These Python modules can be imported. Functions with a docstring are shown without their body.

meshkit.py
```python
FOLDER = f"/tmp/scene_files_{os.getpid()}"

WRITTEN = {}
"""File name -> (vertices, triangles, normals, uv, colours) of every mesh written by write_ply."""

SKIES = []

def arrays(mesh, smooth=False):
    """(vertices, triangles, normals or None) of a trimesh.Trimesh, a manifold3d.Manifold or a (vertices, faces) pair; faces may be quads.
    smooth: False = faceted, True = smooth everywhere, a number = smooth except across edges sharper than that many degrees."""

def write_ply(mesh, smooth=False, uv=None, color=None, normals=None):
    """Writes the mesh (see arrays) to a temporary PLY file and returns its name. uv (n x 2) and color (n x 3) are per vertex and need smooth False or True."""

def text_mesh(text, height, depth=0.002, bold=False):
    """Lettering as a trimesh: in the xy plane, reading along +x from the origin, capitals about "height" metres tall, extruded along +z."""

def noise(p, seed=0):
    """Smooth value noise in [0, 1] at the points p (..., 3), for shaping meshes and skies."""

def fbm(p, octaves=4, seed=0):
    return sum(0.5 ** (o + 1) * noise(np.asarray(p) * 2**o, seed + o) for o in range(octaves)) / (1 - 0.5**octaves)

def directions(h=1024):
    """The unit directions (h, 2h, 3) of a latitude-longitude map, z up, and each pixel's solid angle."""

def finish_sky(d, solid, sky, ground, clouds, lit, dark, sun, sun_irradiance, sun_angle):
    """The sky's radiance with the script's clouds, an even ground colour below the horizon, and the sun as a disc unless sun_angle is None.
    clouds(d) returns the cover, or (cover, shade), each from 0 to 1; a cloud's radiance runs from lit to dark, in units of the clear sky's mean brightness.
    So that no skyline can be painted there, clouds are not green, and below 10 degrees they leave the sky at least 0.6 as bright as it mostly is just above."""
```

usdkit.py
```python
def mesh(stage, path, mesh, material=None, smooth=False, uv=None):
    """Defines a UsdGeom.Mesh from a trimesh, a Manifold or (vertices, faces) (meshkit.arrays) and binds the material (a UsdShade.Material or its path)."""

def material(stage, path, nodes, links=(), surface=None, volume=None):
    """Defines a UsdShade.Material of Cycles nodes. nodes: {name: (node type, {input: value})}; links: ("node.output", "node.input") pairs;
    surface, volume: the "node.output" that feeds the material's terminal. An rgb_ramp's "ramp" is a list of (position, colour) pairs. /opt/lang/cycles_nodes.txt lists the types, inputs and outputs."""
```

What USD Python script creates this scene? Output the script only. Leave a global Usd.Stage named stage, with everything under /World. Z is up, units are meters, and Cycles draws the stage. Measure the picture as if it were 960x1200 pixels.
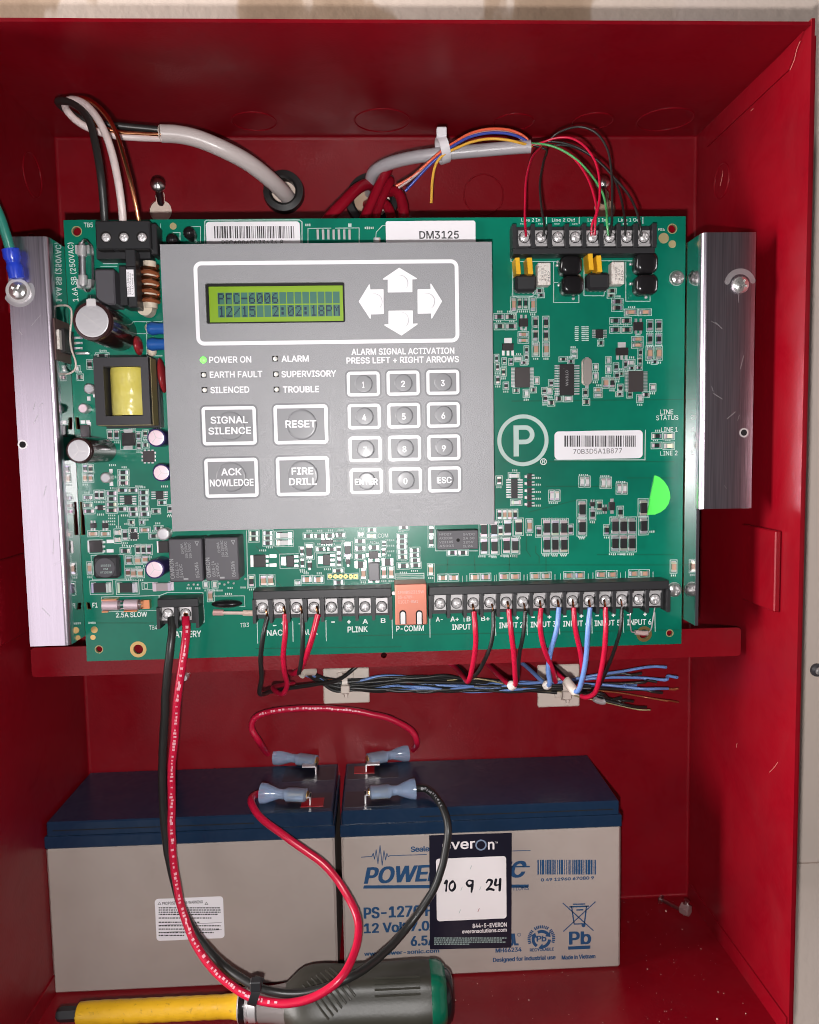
import math, random
import numpy as np, trimesh, manifold3d as m3
import shapely, shapely.geometry as sg
from shapely import affinity
from pxr import Usd, UsdGeom, UsdLux, UsdShade, Sdf, Gf, Vt
import meshkit, usdkit

random.seed(7)
rng = np.random.default_rng(7)
stage = Usd.Stage.CreateInMemory()
UsdGeom.SetStageUpAxis(stage, 'Z')
UsdGeom.SetStageMetersPerUnit(stage, 1.0)
UsdGeom.Xform.Define(stage, '/World')
UsdGeom.Scope.Define(stage, '/World/Looks')
MM = 0.001

# ------------------------------------------------------------------ camera
# measured from the cabinet and battery edges of the photograph (millimetres)
CAM = np.array([176.617, -463.068, 285.112])
FPX = 913.112


CM = np.array([[0.99887305, 0.04207474, 0.02196219], [-0.04373221, 0.99571953, 0.08142548], [-0.01844222, -0.08229417, 0.99643743]])
cam = UsdGeom.Camera.Define(stage, '/World/camera')
_m = np.eye(4)
_m[0, :3], _m[1, :3], _m[2, :3], _m[3, :3] = CM[:, 0], CM[:, 2], -CM[:, 1], CAM * MM
cam.AddTransformOp().Set(Gf.Matrix4d(*_m.ravel().tolist()))
cam.CreateHorizontalApertureAttr(36.0)
cam.CreateVerticalApertureAttr(45.0)
cam.CreateFocalLengthAttr(36.0 * FPX / 960.0)
cam.CreateFStopAttr(0.0)
cam.CreateClippingRangeAttr(Gf.Vec2f(0.02, 20.0))
cam.CreateExposureAttr(0.0)

# ------------------------------------------------------------------ light
# the phone's flash, a hand's width of room light from the left, and a dim room
FLASH, LEFT, FRONT, ROOM = 1.0, 1.0, 1.0, 1.0


def look_at(prim, pos, target):
    pos, target = np.array(pos, float), np.array(target, float)
    z = pos - target
    z /= np.linalg.norm(z)
    x = np.cross([0, 0, 1.0], z)
    x /= np.linalg.norm(x)
    y = np.cross(z, x)
    m = np.eye(4)
    m[0, :3], m[1, :3], m[2, :3], m[3, :3] = x, y, z, pos * MM
    prim.AddTransformOp().Set(Gf.Matrix4d(*m.ravel().tolist()))


fl = UsdLux.SphereLight.Define(stage, '/World/phone_flash')
fl.CreateRadiusAttr(0.0035)
fl.CreateIntensityAttr(12500 * FLASH)
fl.CreateColorAttr(Gf.Vec3f(1.0, 0.97, 0.96))
fl.AddTranslateOp().Set(Gf.Vec3d(*((CAM + [-5, 2, -20]) * MM).tolist()))
def panel(name, w, h, power, col, pos, target):
    r = UsdLux.RectLight.Define(stage, '/World/' + name)
    r.CreateWidthAttr(w)
    r.CreateHeightAttr(h)
    r.CreateIntensityAttr(power)
    r.CreateColorAttr(Gf.Vec3f(*col))
    look_at(r, pos, target)


panel('side_window_light', 0.5, 0.8, 42 * LEFT, (1.0, 0.95, 0.93), (-1300, -350, 330), (368, -70, 230))
panel('far_room_light', 1.2, 0.9, 0.34 * FRONT, (1.0, 0.95, 0.93), (1650, -950, 420), (250, 0, 230))
panel('room_light', 0.55, 0.8, 1.5 * FRONT, (1.0, 0.94, 0.98), (-520, -1250, 60), (120, 0, 230))
dome = UsdLux.DomeLight.Define(stage, '/World/room_glow')
dome.CreateIntensityAttr(1.0)
_d = usdkit.material(stage, '/World/Looks/room_glow', {'b': ('background_shader', {'color': (0.9, 0.86, 0.84), 'strength': 0.02 * ROOM})}, surface='b.background')
UsdShade.MaterialBindingAPI.Apply(dome.GetPrim()).Bind(_d)

# ------------------------------------------------------------------ helpers
VIEW = CM


def at(u, v, y):
    """The point of the plane y (mm) that the photograph shows at pixel (u, v)."""
    d = VIEW @ np.array([(u - 480) / FPX, 1, (600 - v) / FPX])
    return CAM + d * ((y - CAM[1]) / d[1])


def sc(u, v, y):
    """Millimetres per pixel there."""
    return abs(at(u + 1, v, y)[0] - at(u, v, y)[0])


MATS = {}


def mat(name, col, rough=0.5, metal=0.0, bump=None, vary=None, spec=0.5, smudge=None, **kw):
    """A principled material; vary = (scale, second colour, low, high); bump = (scale, strength, distance in mm)."""
    n = {'p': ('principled_bsdf', {'base_color': tuple(col), 'roughness': rough, 'metallic': metal, 'specular_ior_level': spec, **kw})}
    l = []
    if smudge:                                               # (scale, lowest roughness, highest roughness)
        n['sn'] = ('noise_texture', {'scale': smudge[0], 'detail': 6, 'roughness': 0.65, 'distortion': 0.6})
        n['sr'] = ('map_range', {'from_min': 0.3, 'from_max': 0.7, 'to_min': smudge[1], 'to_max': smudge[2], 'clamp': True})
        l += [('g.position', 'sn.vector'), ('sn.fac', 'sr.value'), ('sr.result', 'p.roughness')]
    if vary or bump or smudge:
        n['g'] = ('geometry', {})
    if vary:
        n['vn'] = ('noise_texture', {'scale': vary[0], 'detail': 5, 'roughness': 0.6})
        n['vr'] = ('rgb_ramp', {'ramp': [(0, col), (vary[2], col), (vary[3], vary[1]), (1, vary[1])]})
        l += [('g.position', 'vn.vector'), ('vn.fac', 'vr.fac'), ('vr.color', 'p.base_color')]
    if bump:
        n['bn'] = ('noise_texture', {'scale': bump[0], 'detail': 2})
        n['bb'] = ('bump', {'strength': bump[1], 'distance': bump[2] * MM})
        l += [('g.position', 'bn.vector'), ('bn.fac', 'bb.height'), ('bb.normal', 'p.normal')]
    MATS[name] = usdkit.material(stage, '/World/Looks/' + name, n, l, surface='p.BSDF')
    return MATS[name]


def emit(name, col, strength):
    MATS[name] = usdkit.material(stage, '/World/Looks/' + name, {'e': ('principled_bsdf', {'base_color': tuple(c * 0.35 for c in col), 'roughness': 0.4, 'emission_color': tuple(col), 'emission_strength': strength})}, surface='e.BSDF')


USED = {}


def numbered(parent, name):
    k = (parent, name)
    USED[k] = USED.get(k, -1) + 1
    return name if USED[k] == 0 else f'{name}_{USED[k]:03d}'


def keys(p, **kw):
    for k, v in kw.items():
        if v:
            p.SetCustomDataByKey(k, v)


class Thing:
    """A top-level Xform at the thing's base; its parts are meshes given in millimetres of the world."""

    def __init__(s, name, label, cat, base, group=None, kind=None):
        s.path = '/World/' + numbered('/World', name)
        s.base = np.array(base, float)
        x = UsdGeom.Xform.Define(stage, s.path)
        x.AddTranslateOp().Set(Gf.Vec3d(*(s.base * MM).tolist()))
        keys(x.GetPrim(), label=label, category=cat, group=group, kind=kind)

    def add(s, name, mesh, m, parent=None, label=None, smooth=30, kind=None):
        top = parent or s.path
        path = top + '/' + numbered(top, name)
        put(path, mesh, m, s.base, smooth)
        keys(stage.GetPrimAtPath(path), label=label, kind=kind)
        return path


def put(path, mesh, m, base=(0, 0, 0), smooth=30):
    base = np.asarray(base, float)
    if isinstance(mesh, Painted):
        v, f, c, me = mesh.arrays()
        g = usdkit.mesh(stage, path, ((v - base) * MM, f), MATS['painted'], smooth=False)
        api = UsdGeom.PrimvarsAPI(g)
        api.CreatePrimvar('col', Sdf.ValueTypeNames.Color3fArray, 'vertex').Set(Vt.Vec3fArray.FromNumpy(c.astype(np.float32)))
        api.CreatePrimvar('met', Sdf.ValueTypeNames.FloatArray, 'vertex').Set(Vt.FloatArray.FromNumpy(me.astype(np.float32)))
        return g
    v, f, _ = meshkit.arrays(mesh)
    return usdkit.mesh(stage, path, ((v - base) * MM, f), MATS[m], smooth=smooth)


def solo(name, mesh, m, label=None, cat=None, group=None, kind=None, smooth=30):
    """A thing that is one mesh."""
    path = '/World/' + numbered('/World', name)
    put(path, mesh, m, (0, 0, 0), smooth)
    keys(stage.GetPrimAtPath(path), label=label, category=cat, group=group, kind=kind)


class Painted:
    """Several small shapes of different colour joined into one part, the colour kept on its points."""

    def __init__(s):
        s.v, s.f, s.c, s.m, s.n = [], [], [], [], 0

    def add(s, mesh, col, metal=0.0):
        v, f, _ = meshkit.arrays(mesh)
        s.v.append(v)
        s.f.append(f + s.n)
        s.c.append(np.tile(col, (len(v), 1)))
        s.m.append(np.full(len(v), metal))
        s.n += len(v)
        return s

    def arrays(s):
        return np.vstack(s.v), np.vstack(s.f), np.vstack(s.c), np.concatenate(s.m)


cat = trimesh.util.concatenate


def bx(x0, x1, y0, y1, z0, z1):
    return trimesh.creation.box(bounds=[[min(x0, x1), min(y0, y1), min(z0, z1)], [max(x0, x1), max(y0, y1), max(z0, z1)]])


def cbx(x0, x1, y0, y1, z0, z1, c=0.4):
    """A box with chamfered edges."""
    lo, hi = np.array([x0, y0, z0], float), np.array([x1, y1, z1], float)
    lo, hi = np.minimum(lo, hi), np.maximum(lo, hi)
    pts = []
    for s in np.ndindex(2, 2, 2):
        for k in range(3):
            p = np.where(np.array(s) == 1, hi, lo).astype(float)
            for j in range(3):
                if j != k:
                    p[j] += c * (1 - 2 * s[j])
            pts.append(p)
    return trimesh.convex.convex_hull(np.array(pts))


def pbox(u, v, w, h, top, base, c=0):
    """A box whose front face (at y = top) has its centre at pixel (u, v) and is w x h pixels."""
    p, k = at(u, v, top), sc(u, v, top)
    a = (p[0] - w * k / 2, p[0] + w * k / 2, top, base, p[2] - h * k / 2, p[2] + h * k / 2)
    return cbx(*a, c) if c else bx(*a)


def rbox(u0, v0, u1, v1, top, base, c=0):
    p, q = at((u0 + u1) / 2, (v0 + v1) / 2, top), sc((u0 + u1) / 2, (v0 + v1) / 2, top)
    return pbox((u0 + u1) / 2, (v0 + v1) / 2, u1 - u0, v1 - v0, top, base, c)


def onto(mesh, p, y):
    """A mesh drawn in its own xy plane, +z towards the viewer, laid on the plane y with its origin at p."""
    v = np.array(mesh.vertices)
    return trimesh.Trimesh(np.c_[v[:, 0] + p[0], y - v[:, 2], v[:, 1] + p[2]], mesh.faces, process=False)


def plate(shape, y, t, p=(0, 0, 0)):
    """A flat shape (mm, x and z) on the plane y, t thick towards the viewer."""
    gs = [g for g in getattr(shape, 'geoms', [shape]) if g.area > 1e-6]
    return onto(cat([trimesh.creation.extrude_polygon(g, t, engine='earcut') for g in gs]), p, y)


def pp(pts, y):
    return [tuple(at(u, v, y)[[0, 2]]) for u, v in pts]


def poly(pts, y, t):
    return plate(sg.Polygon(pp(pts, y)), y, t)


def stroke(pts, w, y, t=0.04, cap='round'):
    return plate(sg.LineString(pp(pts, y)).buffer(w / 2, cap_style=cap, quad_segs=3), y, t)


def rrect(x0, z0, x1, z1, r, q=5):
    return sg.box(x0 + r, z0 + r, x1 - r, z1 - r).buffer(r, quad_segs=q)


def prr(u0, v0, u1, v1, r, y):
    a, b = at((u0 + u1) / 2, (v0 + v1) / 2, y), sc((u0 + u1) / 2, (v0 + v1) / 2, y)
    w, h = (u1 - u0) * b / 2, (v1 - v0) * b / 2
    return rrect(a[0] - w, a[2] - h, a[0] + w, a[2] + h, r * b)


def disc(p, r0, r1, y0, y1, n=24):
    """A frustum along y at p (x, z)."""
    a = np.arange(n) * 2 * np.pi / n
    ring = lambda r, y: np.c_[p[0] + r * np.cos(a), np.full(n, y), p[1] + r * np.sin(a)]
    return lathe_rings([ring(r0, y0), ring(r1, y1)])


def lathe_rings(rings, close=True):
    n, v, f = len(rings[0]), [], []
    for i, r in enumerate(rings):
        v.append(r)
        if i:
            for j in range(n):
                a, b, c, d = (i - 1) * n + j, (i - 1) * n + (j + 1) % n, i * n + (j + 1) % n, i * n + j
                f += [[a, b, c], [a, c, d]]
    v = np.vstack(v)
    if close:
        k = len(v)
        v = np.vstack([v, rings[0].mean(0), rings[-1].mean(0)])
        for j in range(n):
            f += [[k, (j + 1) % n, j], [k + 1, k - n + j, k - n + (j + 1) % n]]
    m = trimesh.Trimesh(v, f, process=False)
    if m.volume < 0:
        m.invert()
    return m


def lathe(p, prof, n=24, axis='y', cap=True):
    """Rings of (radius, position along the axis) round p."""
    a = np.arange(n) * 2 * np.pi / n
    out = []
    for r, t in prof:
        c, s = r * np.cos(a), r * np.sin(a)
        out.append(np.c_[p[0] + c, np.full(n, p[1] + t), p[2] + s] if axis == 'y' else np.c_[np.full(n, p[0] + t), p[1] + c, p[2] + s] if axis == 'x' else np.c_[p[0] + c, p[1] + s, np.full(n, p[2] + t)])
    return lathe_rings(out, cap)


def spline(pts, step=2.0):
    """A smooth path through the points."""
    P = np.array(pts, float)
    if len(P) < 3:
        return P
    P = np.vstack([2 * P[0] - P[1], P, 2 * P[-1] - P[-2]])
    out = []
    for i in range(1, len(P) - 2):
        p0, p1, p2, p3 = P[i - 1 : i + 3]
        d = max(np.linalg.norm(p2 - p1), 1e-6)
        n = max(3, int(d / step))
        a = [0]
        for q, r in ((p0, p1), (p1, p2), (p2, p3)):
            a.append(a[-1] + max(np.linalg.norm(r - q), 1e-3) ** 0.5)
        for t in np.linspace(a[1], a[2], n, endpoint=False):
            A1 = (a[1] - t) / (a[1] - a[0]) * p0 + (t - a[0]) / (a[1] - a[0]) * p1
            A2 = (a[2] - t) / (a[2] - a[1]) * p1 + (t - a[1]) / (a[2] - a[1]) * p2
            A3 = (a[3] - t) / (a[3] - a[2]) * p2 + (t - a[2]) / (a[3] - a[2]) * p3
            B1 = (a[2] - t) / (a[2] - a[0]) * A1 + (t - a[0]) / (a[2] - a[0]) * A2
            B2 = (a[3] - t) / (a[3] - a[1]) * A2 + (t - a[1]) / (a[3] - a[1]) * A3
            out.append((a[2] - t) / (a[2] - a[1]) * B1 + (t - a[1]) / (a[2] - a[1]) * B2)
    out.append(P[-2])
    return np.array(out)


def tube(path, r, n=10, flat=None):
    """A round wire along the path."""
    P = np.asarray(path, float)
    T = np.gradient(P, axis=0)
    T /= np.linalg.norm(T, axis=1, keepdims=True) + 1e-12
    ref = np.array([0, 1.0, 0]) if abs(T[0][1]) < 0.9 else np.array([1.0, 0, 0])
    A = np.cross(T[0], ref)
    A /= np.linalg.norm(A)
    rr = np.broadcast_to(r, (len(P),))
    rings, ang = [], np.arange(n) * 2 * np.pi / n
    for i in range(len(P)):
        A = A - T[i] * (A @ T[i])
        A /= np.linalg.norm(A) + 1e-12
        B = np.cross(T[i], A)
        rings.append(P[i] + rr[i] * (np.cos(ang)[:, None] * A + np.sin(ang)[:, None] * B))
    return lathe_rings(rings)


def pw(pts, r, n=10, step=2.0):
    """A wire through (u, v, y) pixels and depths, r in mm."""
    return tube(spline([at(*p) for p in pts], step), r, n)


def text(s, p0, p1, h, y, bold=False, depth=0.03, shear=0.0, free=False):
    """Lettering s whose baseline runs from pixel p0 to p1 on the plane y, capitals h pixels tall."""
    A, B = at(*p0, y), at(*p1, y)
    if not free and abs(p1[1] - p0[1]) < 0.2 * abs(p1[0] - p0[0]):
        B[2] = A[2]
    L = np.linalg.norm(B - A)
    m = meshkit.text_mesh(s, 1.0, depth, bold)
    v = np.array(m.vertices)
    x0, x1 = v[:, 0].min(), v[:, 0].max()
    hk = h * sc(*p0, y)
    X, Y = (v[:, 0] - x0) / (x1 - x0) * L, v[:, 1] * hk
    X = X + shear * Y
    e1 = (B - A) / L
    e2 = np.array([-e1[2], 0, e1[0]])
    w = A + X[:, None] * e1 + Y[:, None] * e2
    w[:, 1] = y - v[:, 2]
    return trimesh.Trimesh(w, m.faces, process=False)


def ring_on(c, r, minor, axis, n=40, arc=(0, 2 * math.pi)):
    a = np.linspace(*arc, n)
    z = 0 * a
    P = {'y': np.c_[c[0] + r * np.cos(a), c[1] + z, c[2] + r * np.sin(a)], 'z': np.c_[c[0] + r * np.cos(a), c[1] + r * np.sin(a), c[2] + z], 'x': np.c_[c[0] + z, c[1] + r * np.cos(a), c[2] + r * np.sin(a)]}[axis]
    return tube(P, minor, 6)


def cross_screw(p, y, r, hgt, turn=0.3, slot=True):
    """A pan-head screw with a cross recess; p = (x, z), its seat on the plane y."""
    prof = [(r * 1.0, 0), (r * 1.0, -hgt * 0.35), (r * 0.86, -hgt * 0.72), (r * 0.55, -hgt * 0.95), (r * 0.2, -hgt)]
    head = lathe((p[0], y, p[1]), prof, 20)
    if not slot:
        return head
    try:
        M = m3.Manifold(m3.Mesh(np.asarray(head.vertices, np.float32), np.asarray(trimesh.Trimesh(head.vertices, head.faces).faces, np.uint32)))
        for k in (0, 90):
            b = m3.Manifold.cube((r * 1.25, hgt, r * 0.26), True).rotate((0, math.degrees(turn) + k, 0)).translate((p[0], y - hgt * 0.98, p[1]))
            M = M - b
        o = M.to_mesh()
        return trimesh.Trimesh(o.vert_properties[:, :3], o.tri_verts, process=False)
    except Exception:
        return head


# ------------------------------------------------------------------ materials
usd_attr = {'a': ('attribute', {'attribute': 'col'}), 'b': ('attribute', {'attribute': 'met'}), 'p': ('principled_bsdf', {'roughness': 0.34})}
MATS['painted'] = usdkit.material(stage, '/World/Looks/painted', usd_attr, [('a.color', 'p.base_color'), ('b.fac', 'p.metallic')], surface='p.BSDF')
mat('red_paint', (0.2, 0.001, 0.0065), 0.4, bump=(850, 0.22, 0.3), vary=(18, (0.165, 0.001, 0.006), 0.45, 0.7), spec=0.42, smudge=(30, 0.28, 0.46))
mat('red_scratch', (0.55, 0.2, 0.17), 0.5)
mat('solder_mask', (0.001, 0.172, 0.106), 0.26, spec=0.5, vary=(24, (0.001, 0.13, 0.084), 0.4, 0.68))
mat('mask_trace', (0.002, 0.105, 0.06), 0.3)
mat('board_edge', (0.25, 0.2, 0.09), 0.6)
mat('silk', (0.46, 0.58, 0.54), 0.6)
mat('silk_white', (0.72, 0.78, 0.75), 0.6)
mat('white_print', (0.86, 0.84, 0.86), 0.5)
mat('grey_film', (0.23, 0.229, 0.24), 0.37, bump=(2900, 0.55, 0.25), spec=0.55, smudge=(45, 0.33, 0.42))
mat('grey_key', (0.2, 0.2, 0.21), 0.42, spec=0.35)
mat('grey_dome', (0.2, 0.2, 0.21), 0.38, spec=0.3, coat_weight=0.06, coat_roughness=0.17)
mat('grey_halo', (0.14, 0.14, 0.15), 0.4)
mat('white_film', (0.78, 0.76, 0.79), 0.34)
mat('black_plastic', (0.02, 0.02, 0.022), 0.42, bump=(2500, 0.15, 0.1))
mat('black_gloss', (0.012, 0.011, 0.012), 0.16)
mat('brown_gloss', (0.03, 0.012, 0.012), 0.14)
mat('chip_grey', (0.075, 0.07, 0.08), 0.5, bump=(3500, 0.15, 0.08))
mat('chip_print', (0.3, 0.3, 0.31), 0.6)
mat('chip_black', (0.022, 0.019, 0.02), 0.5)
mat('tin', (0.78, 0.75, 0.75), 0.3, 0.6)
mat('steel', (0.62, 0.61, 0.6), 0.24, 1.0)
mat('screw_steel', (0.72, 0.7, 0.68), 0.22, 0.85)
mat('tin_bright', (0.86, 0.83, 0.83), 0.24, 0.55, bump=(700, 0.2, 0.1))
mat('can_top', (0.6, 0.58, 0.6), 0.4, 0.85, bump=(900, 0.35, 0.15))
mat('pink_top', (0.85, 0.66, 0.72), 0.4, 0.45)
mat('purple_sleeve', (0.05, 0.035, 0.13), 0.2)
mat('gold', (0.75, 0.5, 0.2), 0.3, 0.9)
mat('tan_pad', (0.42, 0.36, 0.18), 0.5, 0.3)
mat('copper', (0.78, 0.33, 0.16), 0.22, 1.0)
mat('enamel', (0.38, 0.12, 0.05), 0.25, 0.4)
mat('beige_core', (0.62, 0.53, 0.42), 0.5)
mat('yellow_tape', (0.62, 0.52, 0.1), 0.22, bump=(160, 0.5, 1.2), vary=(60, (0.68, 0.6, 0.18), 0.4, 0.7))
mat('ferrite', (0.034, 0.032, 0.036), 0.45, bump=(1200, 0.2, 0.15))
mat('yellow_block', (0.78, 0.42, 0.02), 0.35)
mat('white_block', (0.74, 0.69, 0.64), 0.45, vary=(900, (0.55, 0.47, 0.42), 0.52, 0.62))
mat('red_epoxy', (0.28, 0.02, 0.025), 0.2)
mat('blue_epoxy', (0.02, 0.1, 0.36), 0.25)
mat('label_white', (0.82, 0.79, 0.82), 0.4)
mat('label_ink', (0.06, 0.055, 0.06), 0.6)
mat('fluor_green', (0.1, 0.9, 0.11), 0.45)
mat('void', (0.004, 0.003, 0.003), 0.8)
mat('nylon', (0.66, 0.57, 0.5), 0.45)
mat('white_wire', (0.72, 0.6, 0.58), 0.35)
mat('cable_white', (0.62, 0.55, 0.53), 0.32)
mat('cable_grey', (0.42, 0.4, 0.42), 0.35)
mat('wire_red', (0.5, 0.008, 0.04), 0.3)
mat('wire_black', (0.02, 0.02, 0.019), 0.38)
mat('wire_blue', (0.15, 0.27, 0.6), 0.35)
mat('wire_green', (0.02, 0.2, 0.15), 0.3)
mat('wire_lime', (0.08, 0.36, 0.12), 0.3)
mat('wire_orange', (0.8, 0.13, 0.06), 0.3)
mat('wire_navy', (0.05, 0.08, 0.4), 0.3)
mat('wire_yellow', (0.82, 0.45, 0.06), 0.3)
mat('wire_pinkgrey', (0.5, 0.36, 0.34), 0.35)
mat('cable_red', (0.33, 0.005, 0.02), 0.38, bump=(500, 0.2, 0.4))
mat('wire_print', (0.72, 0.36, 0.4), 0.5)
mat('lug_blue', (0.02, 0.06, 0.6), 0.25, transmission_weight=0.15)
mat('connector_blue', (0.54, 0.7, 0.98), 0.14, transmission_weight=0.62)
mat('battery_case', (0.385, 0.325, 0.292), 0.42, bump=(1500, 0.1, 0.1), smudge=(38, 0.3, 0.52), vary=(30, (0.36, 0.3, 0.268), 0.42, 0.72))
mat('battery_lid', (0.009, 0.025, 0.058), 0.34, bump=(1500, 0.1, 0.1), smudge=(45, 0.2, 0.36))
mat('battery_ink', (0.012, 0.06, 0.15), 0.5)
mat('terminal_red', (0.32, 0.006, 0.012), 0.35)
mat('tag_navy', (0.012, 0.011, 0.022), 0.3)
mat('tag_white', (0.82, 0.76, 0.76), 0.45)
mat('tag_line', (0.35, 0.45, 0.42), 0.5)
mat('pen_ink', (0.006, 0.006, 0.012), 0.5)
mat('bushing', (0.012, 0.012, 0.012), 0.4)
mat('tool_yellow', (0.72, 0.4, 0.015), 0.38, bump=(450, 0.35, 0.4), vary=(420, (0.45, 0.26, 0.02), 0.6, 0.72))
mat('tool_grey', (0.038, 0.036, 0.028), 0.45, bump=(700, 0.2, 0.3))
mat('tool_green', (0.004, 0.11, 0.06), 0.2)
mat('tool_clear', (0.3, 0.26, 0.25), 0.15, transmission_weight=0.3)
mat('lcd_green', (0.2, 0.3, 0.01), 0.3)
mat('brown_pad', (0.11, 0.06, 0.055), 0.45)
mat('dust', (0.5, 0.35, 0.3), 0.8)
mat('jack_metal', (0.5, 0.18, 0.125), 0.36, 0.6, bump=(1500, 0.12, 0.1))
emit('lcd_glow', (0.34, 0.58, 0.008), 0.28)
emit('lcd_cell', (0.05, 0.18, 0.13), 0.5)
mat('lcd_ink', (0.004, 0.02, 0.05), 0.4)
emit('led_green', (0.2, 1.0, 0.13), 1.7)
mat('led_lens', (0.8, 0.78, 0.72), 0.2)
# brushed aluminium: fine vertical streaks, with scratches
MATS['aluminium'] = usdkit.material(stage, '/World/Looks/aluminium', {
    'g': ('geometry', {}), 'mp': ('mapping', {'scale': (1600, 1600, 25)}), 'n': ('noise_texture', {'scale': 1, 'detail': 3}),
    'r': ('map_range', {'from_min': 0.3, 'from_max': 0.7, 'to_min': 0.25, 'to_max': 0.29}),
    'p': ('principled_bsdf', {'base_color': (0.7, 0.62, 0.71), 'metallic': 1.0, 'roughness': 0.3})},
    [('g.position', 'mp.vector'), ('mp.vector', 'n.vector'), ('n.fac', 'r.value'), ('r.result', 'p.roughness'), ], surface='p.BSDF')
mat('polished', (0.66, 0.64, 0.66), 0.1, 1.0, bump=(260, 0.08, 0.3))
# clear glass of fuses
MATS['clear_glass'] = usdkit.material(stage, '/World/Looks/clear_glass', {'f': ('fresnel', {'IOR': 1.5}), 't': ('transparent_bsdf', {'color': (0.95, 0.97, 0.97)}), 'g': ('glossy_bsdf', {'color': (0.9, 0.9, 0.9), 'roughness': 0.08}), 'm': ('mix_closure', {})},
                                      [('f.fac', 'm.fac'), ('t.BSDF', 'm.closure1'), ('g.BSDF', 'm.closure2')], surface='m.closure')
# gypsum wall: pinkish paint with scraped tan patches in upright bands
MATS['drywall'] = usdkit.material(stage, '/World/Looks/drywall', {
    'g': ('geometry', {}), 'mp': ('mapping', {'scale': (1.0, 1.0, 0.4), 'location': (0.3, 0, 0)}), 'n': ('noise_texture', {'scale': 9, 'detail': 5, 'roughness': 0.5}),
    'r': ('rgb_ramp', {'ramp': [(0, (0.42, 0.28, 0.19)), (0.47, (0.47, 0.33, 0.23)), (0.505, (0.54, 0.39, 0.28)), (0.52, (0.8, 0.66, 0.56)), (1, (0.84, 0.71, 0.64))]}),
    'sx': ('separate_xyz', {}), 'mk': ('map_range', {'from_min': 0.352, 'from_max': 0.358, 'to_min': 0.0, 'to_max': 0.3, 'clamp': True}), 'ad': ('math', {'math_type': 'add'}),
    'n2': ('noise_texture', {'scale': 160, 'detail': 4}), 'b': ('bump', {'strength': 0.25, 'distance': 0.001}), 'p': ('principled_bsdf', {'roughness': 0.8})},
    [('g.position', 'mp.vector'), ('mp.vector', 'n.vector'), ('g.position', 'sx.vector'), ('sx.x', 'mk.value'), ('n.fac', 'ad.value1'), ('mk.result', 'ad.value2'), ('ad.value', 'r.fac'), ('r.color', 'p.base_color'), ('g.position', 'n2.vector'), ('n2.fac', 'b.height'), ('b.normal', 'p.normal')], surface='p.BSDF')

# ------------------------------------------------------------------ the wall
W, H, D, TH = 367.8, 463.0, 120.5, 1.5
YW = 2.2                                                     # the wall's face, just behind the cabinet's back
solo('wall', cat([bx(-1500, 1500, YW, YW + 12, 17, 1500), bx(-1500, 1500, YW + 0.8, YW + 12, -900, 15.6), bx(-1500, 1500, YW + 5, YW + 12, 15.6, 17)]), 'drywall', kind='structure')
anchor = at(957, 785, YW)
th = Thing('wall_fixing', 'small grey round fixing in the wall at the right edge of the photo', 'fixing', anchor)
th.add('plug', lathe(anchor, [(4.2, 0), (4.0, -1.5), (2.5, -2.6)], 20), 'chip_grey')
th.add('screw', cross_screw(anchor[[0, 2]], YW - 2.4, 2.2, 1.4), 'tin')

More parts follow.
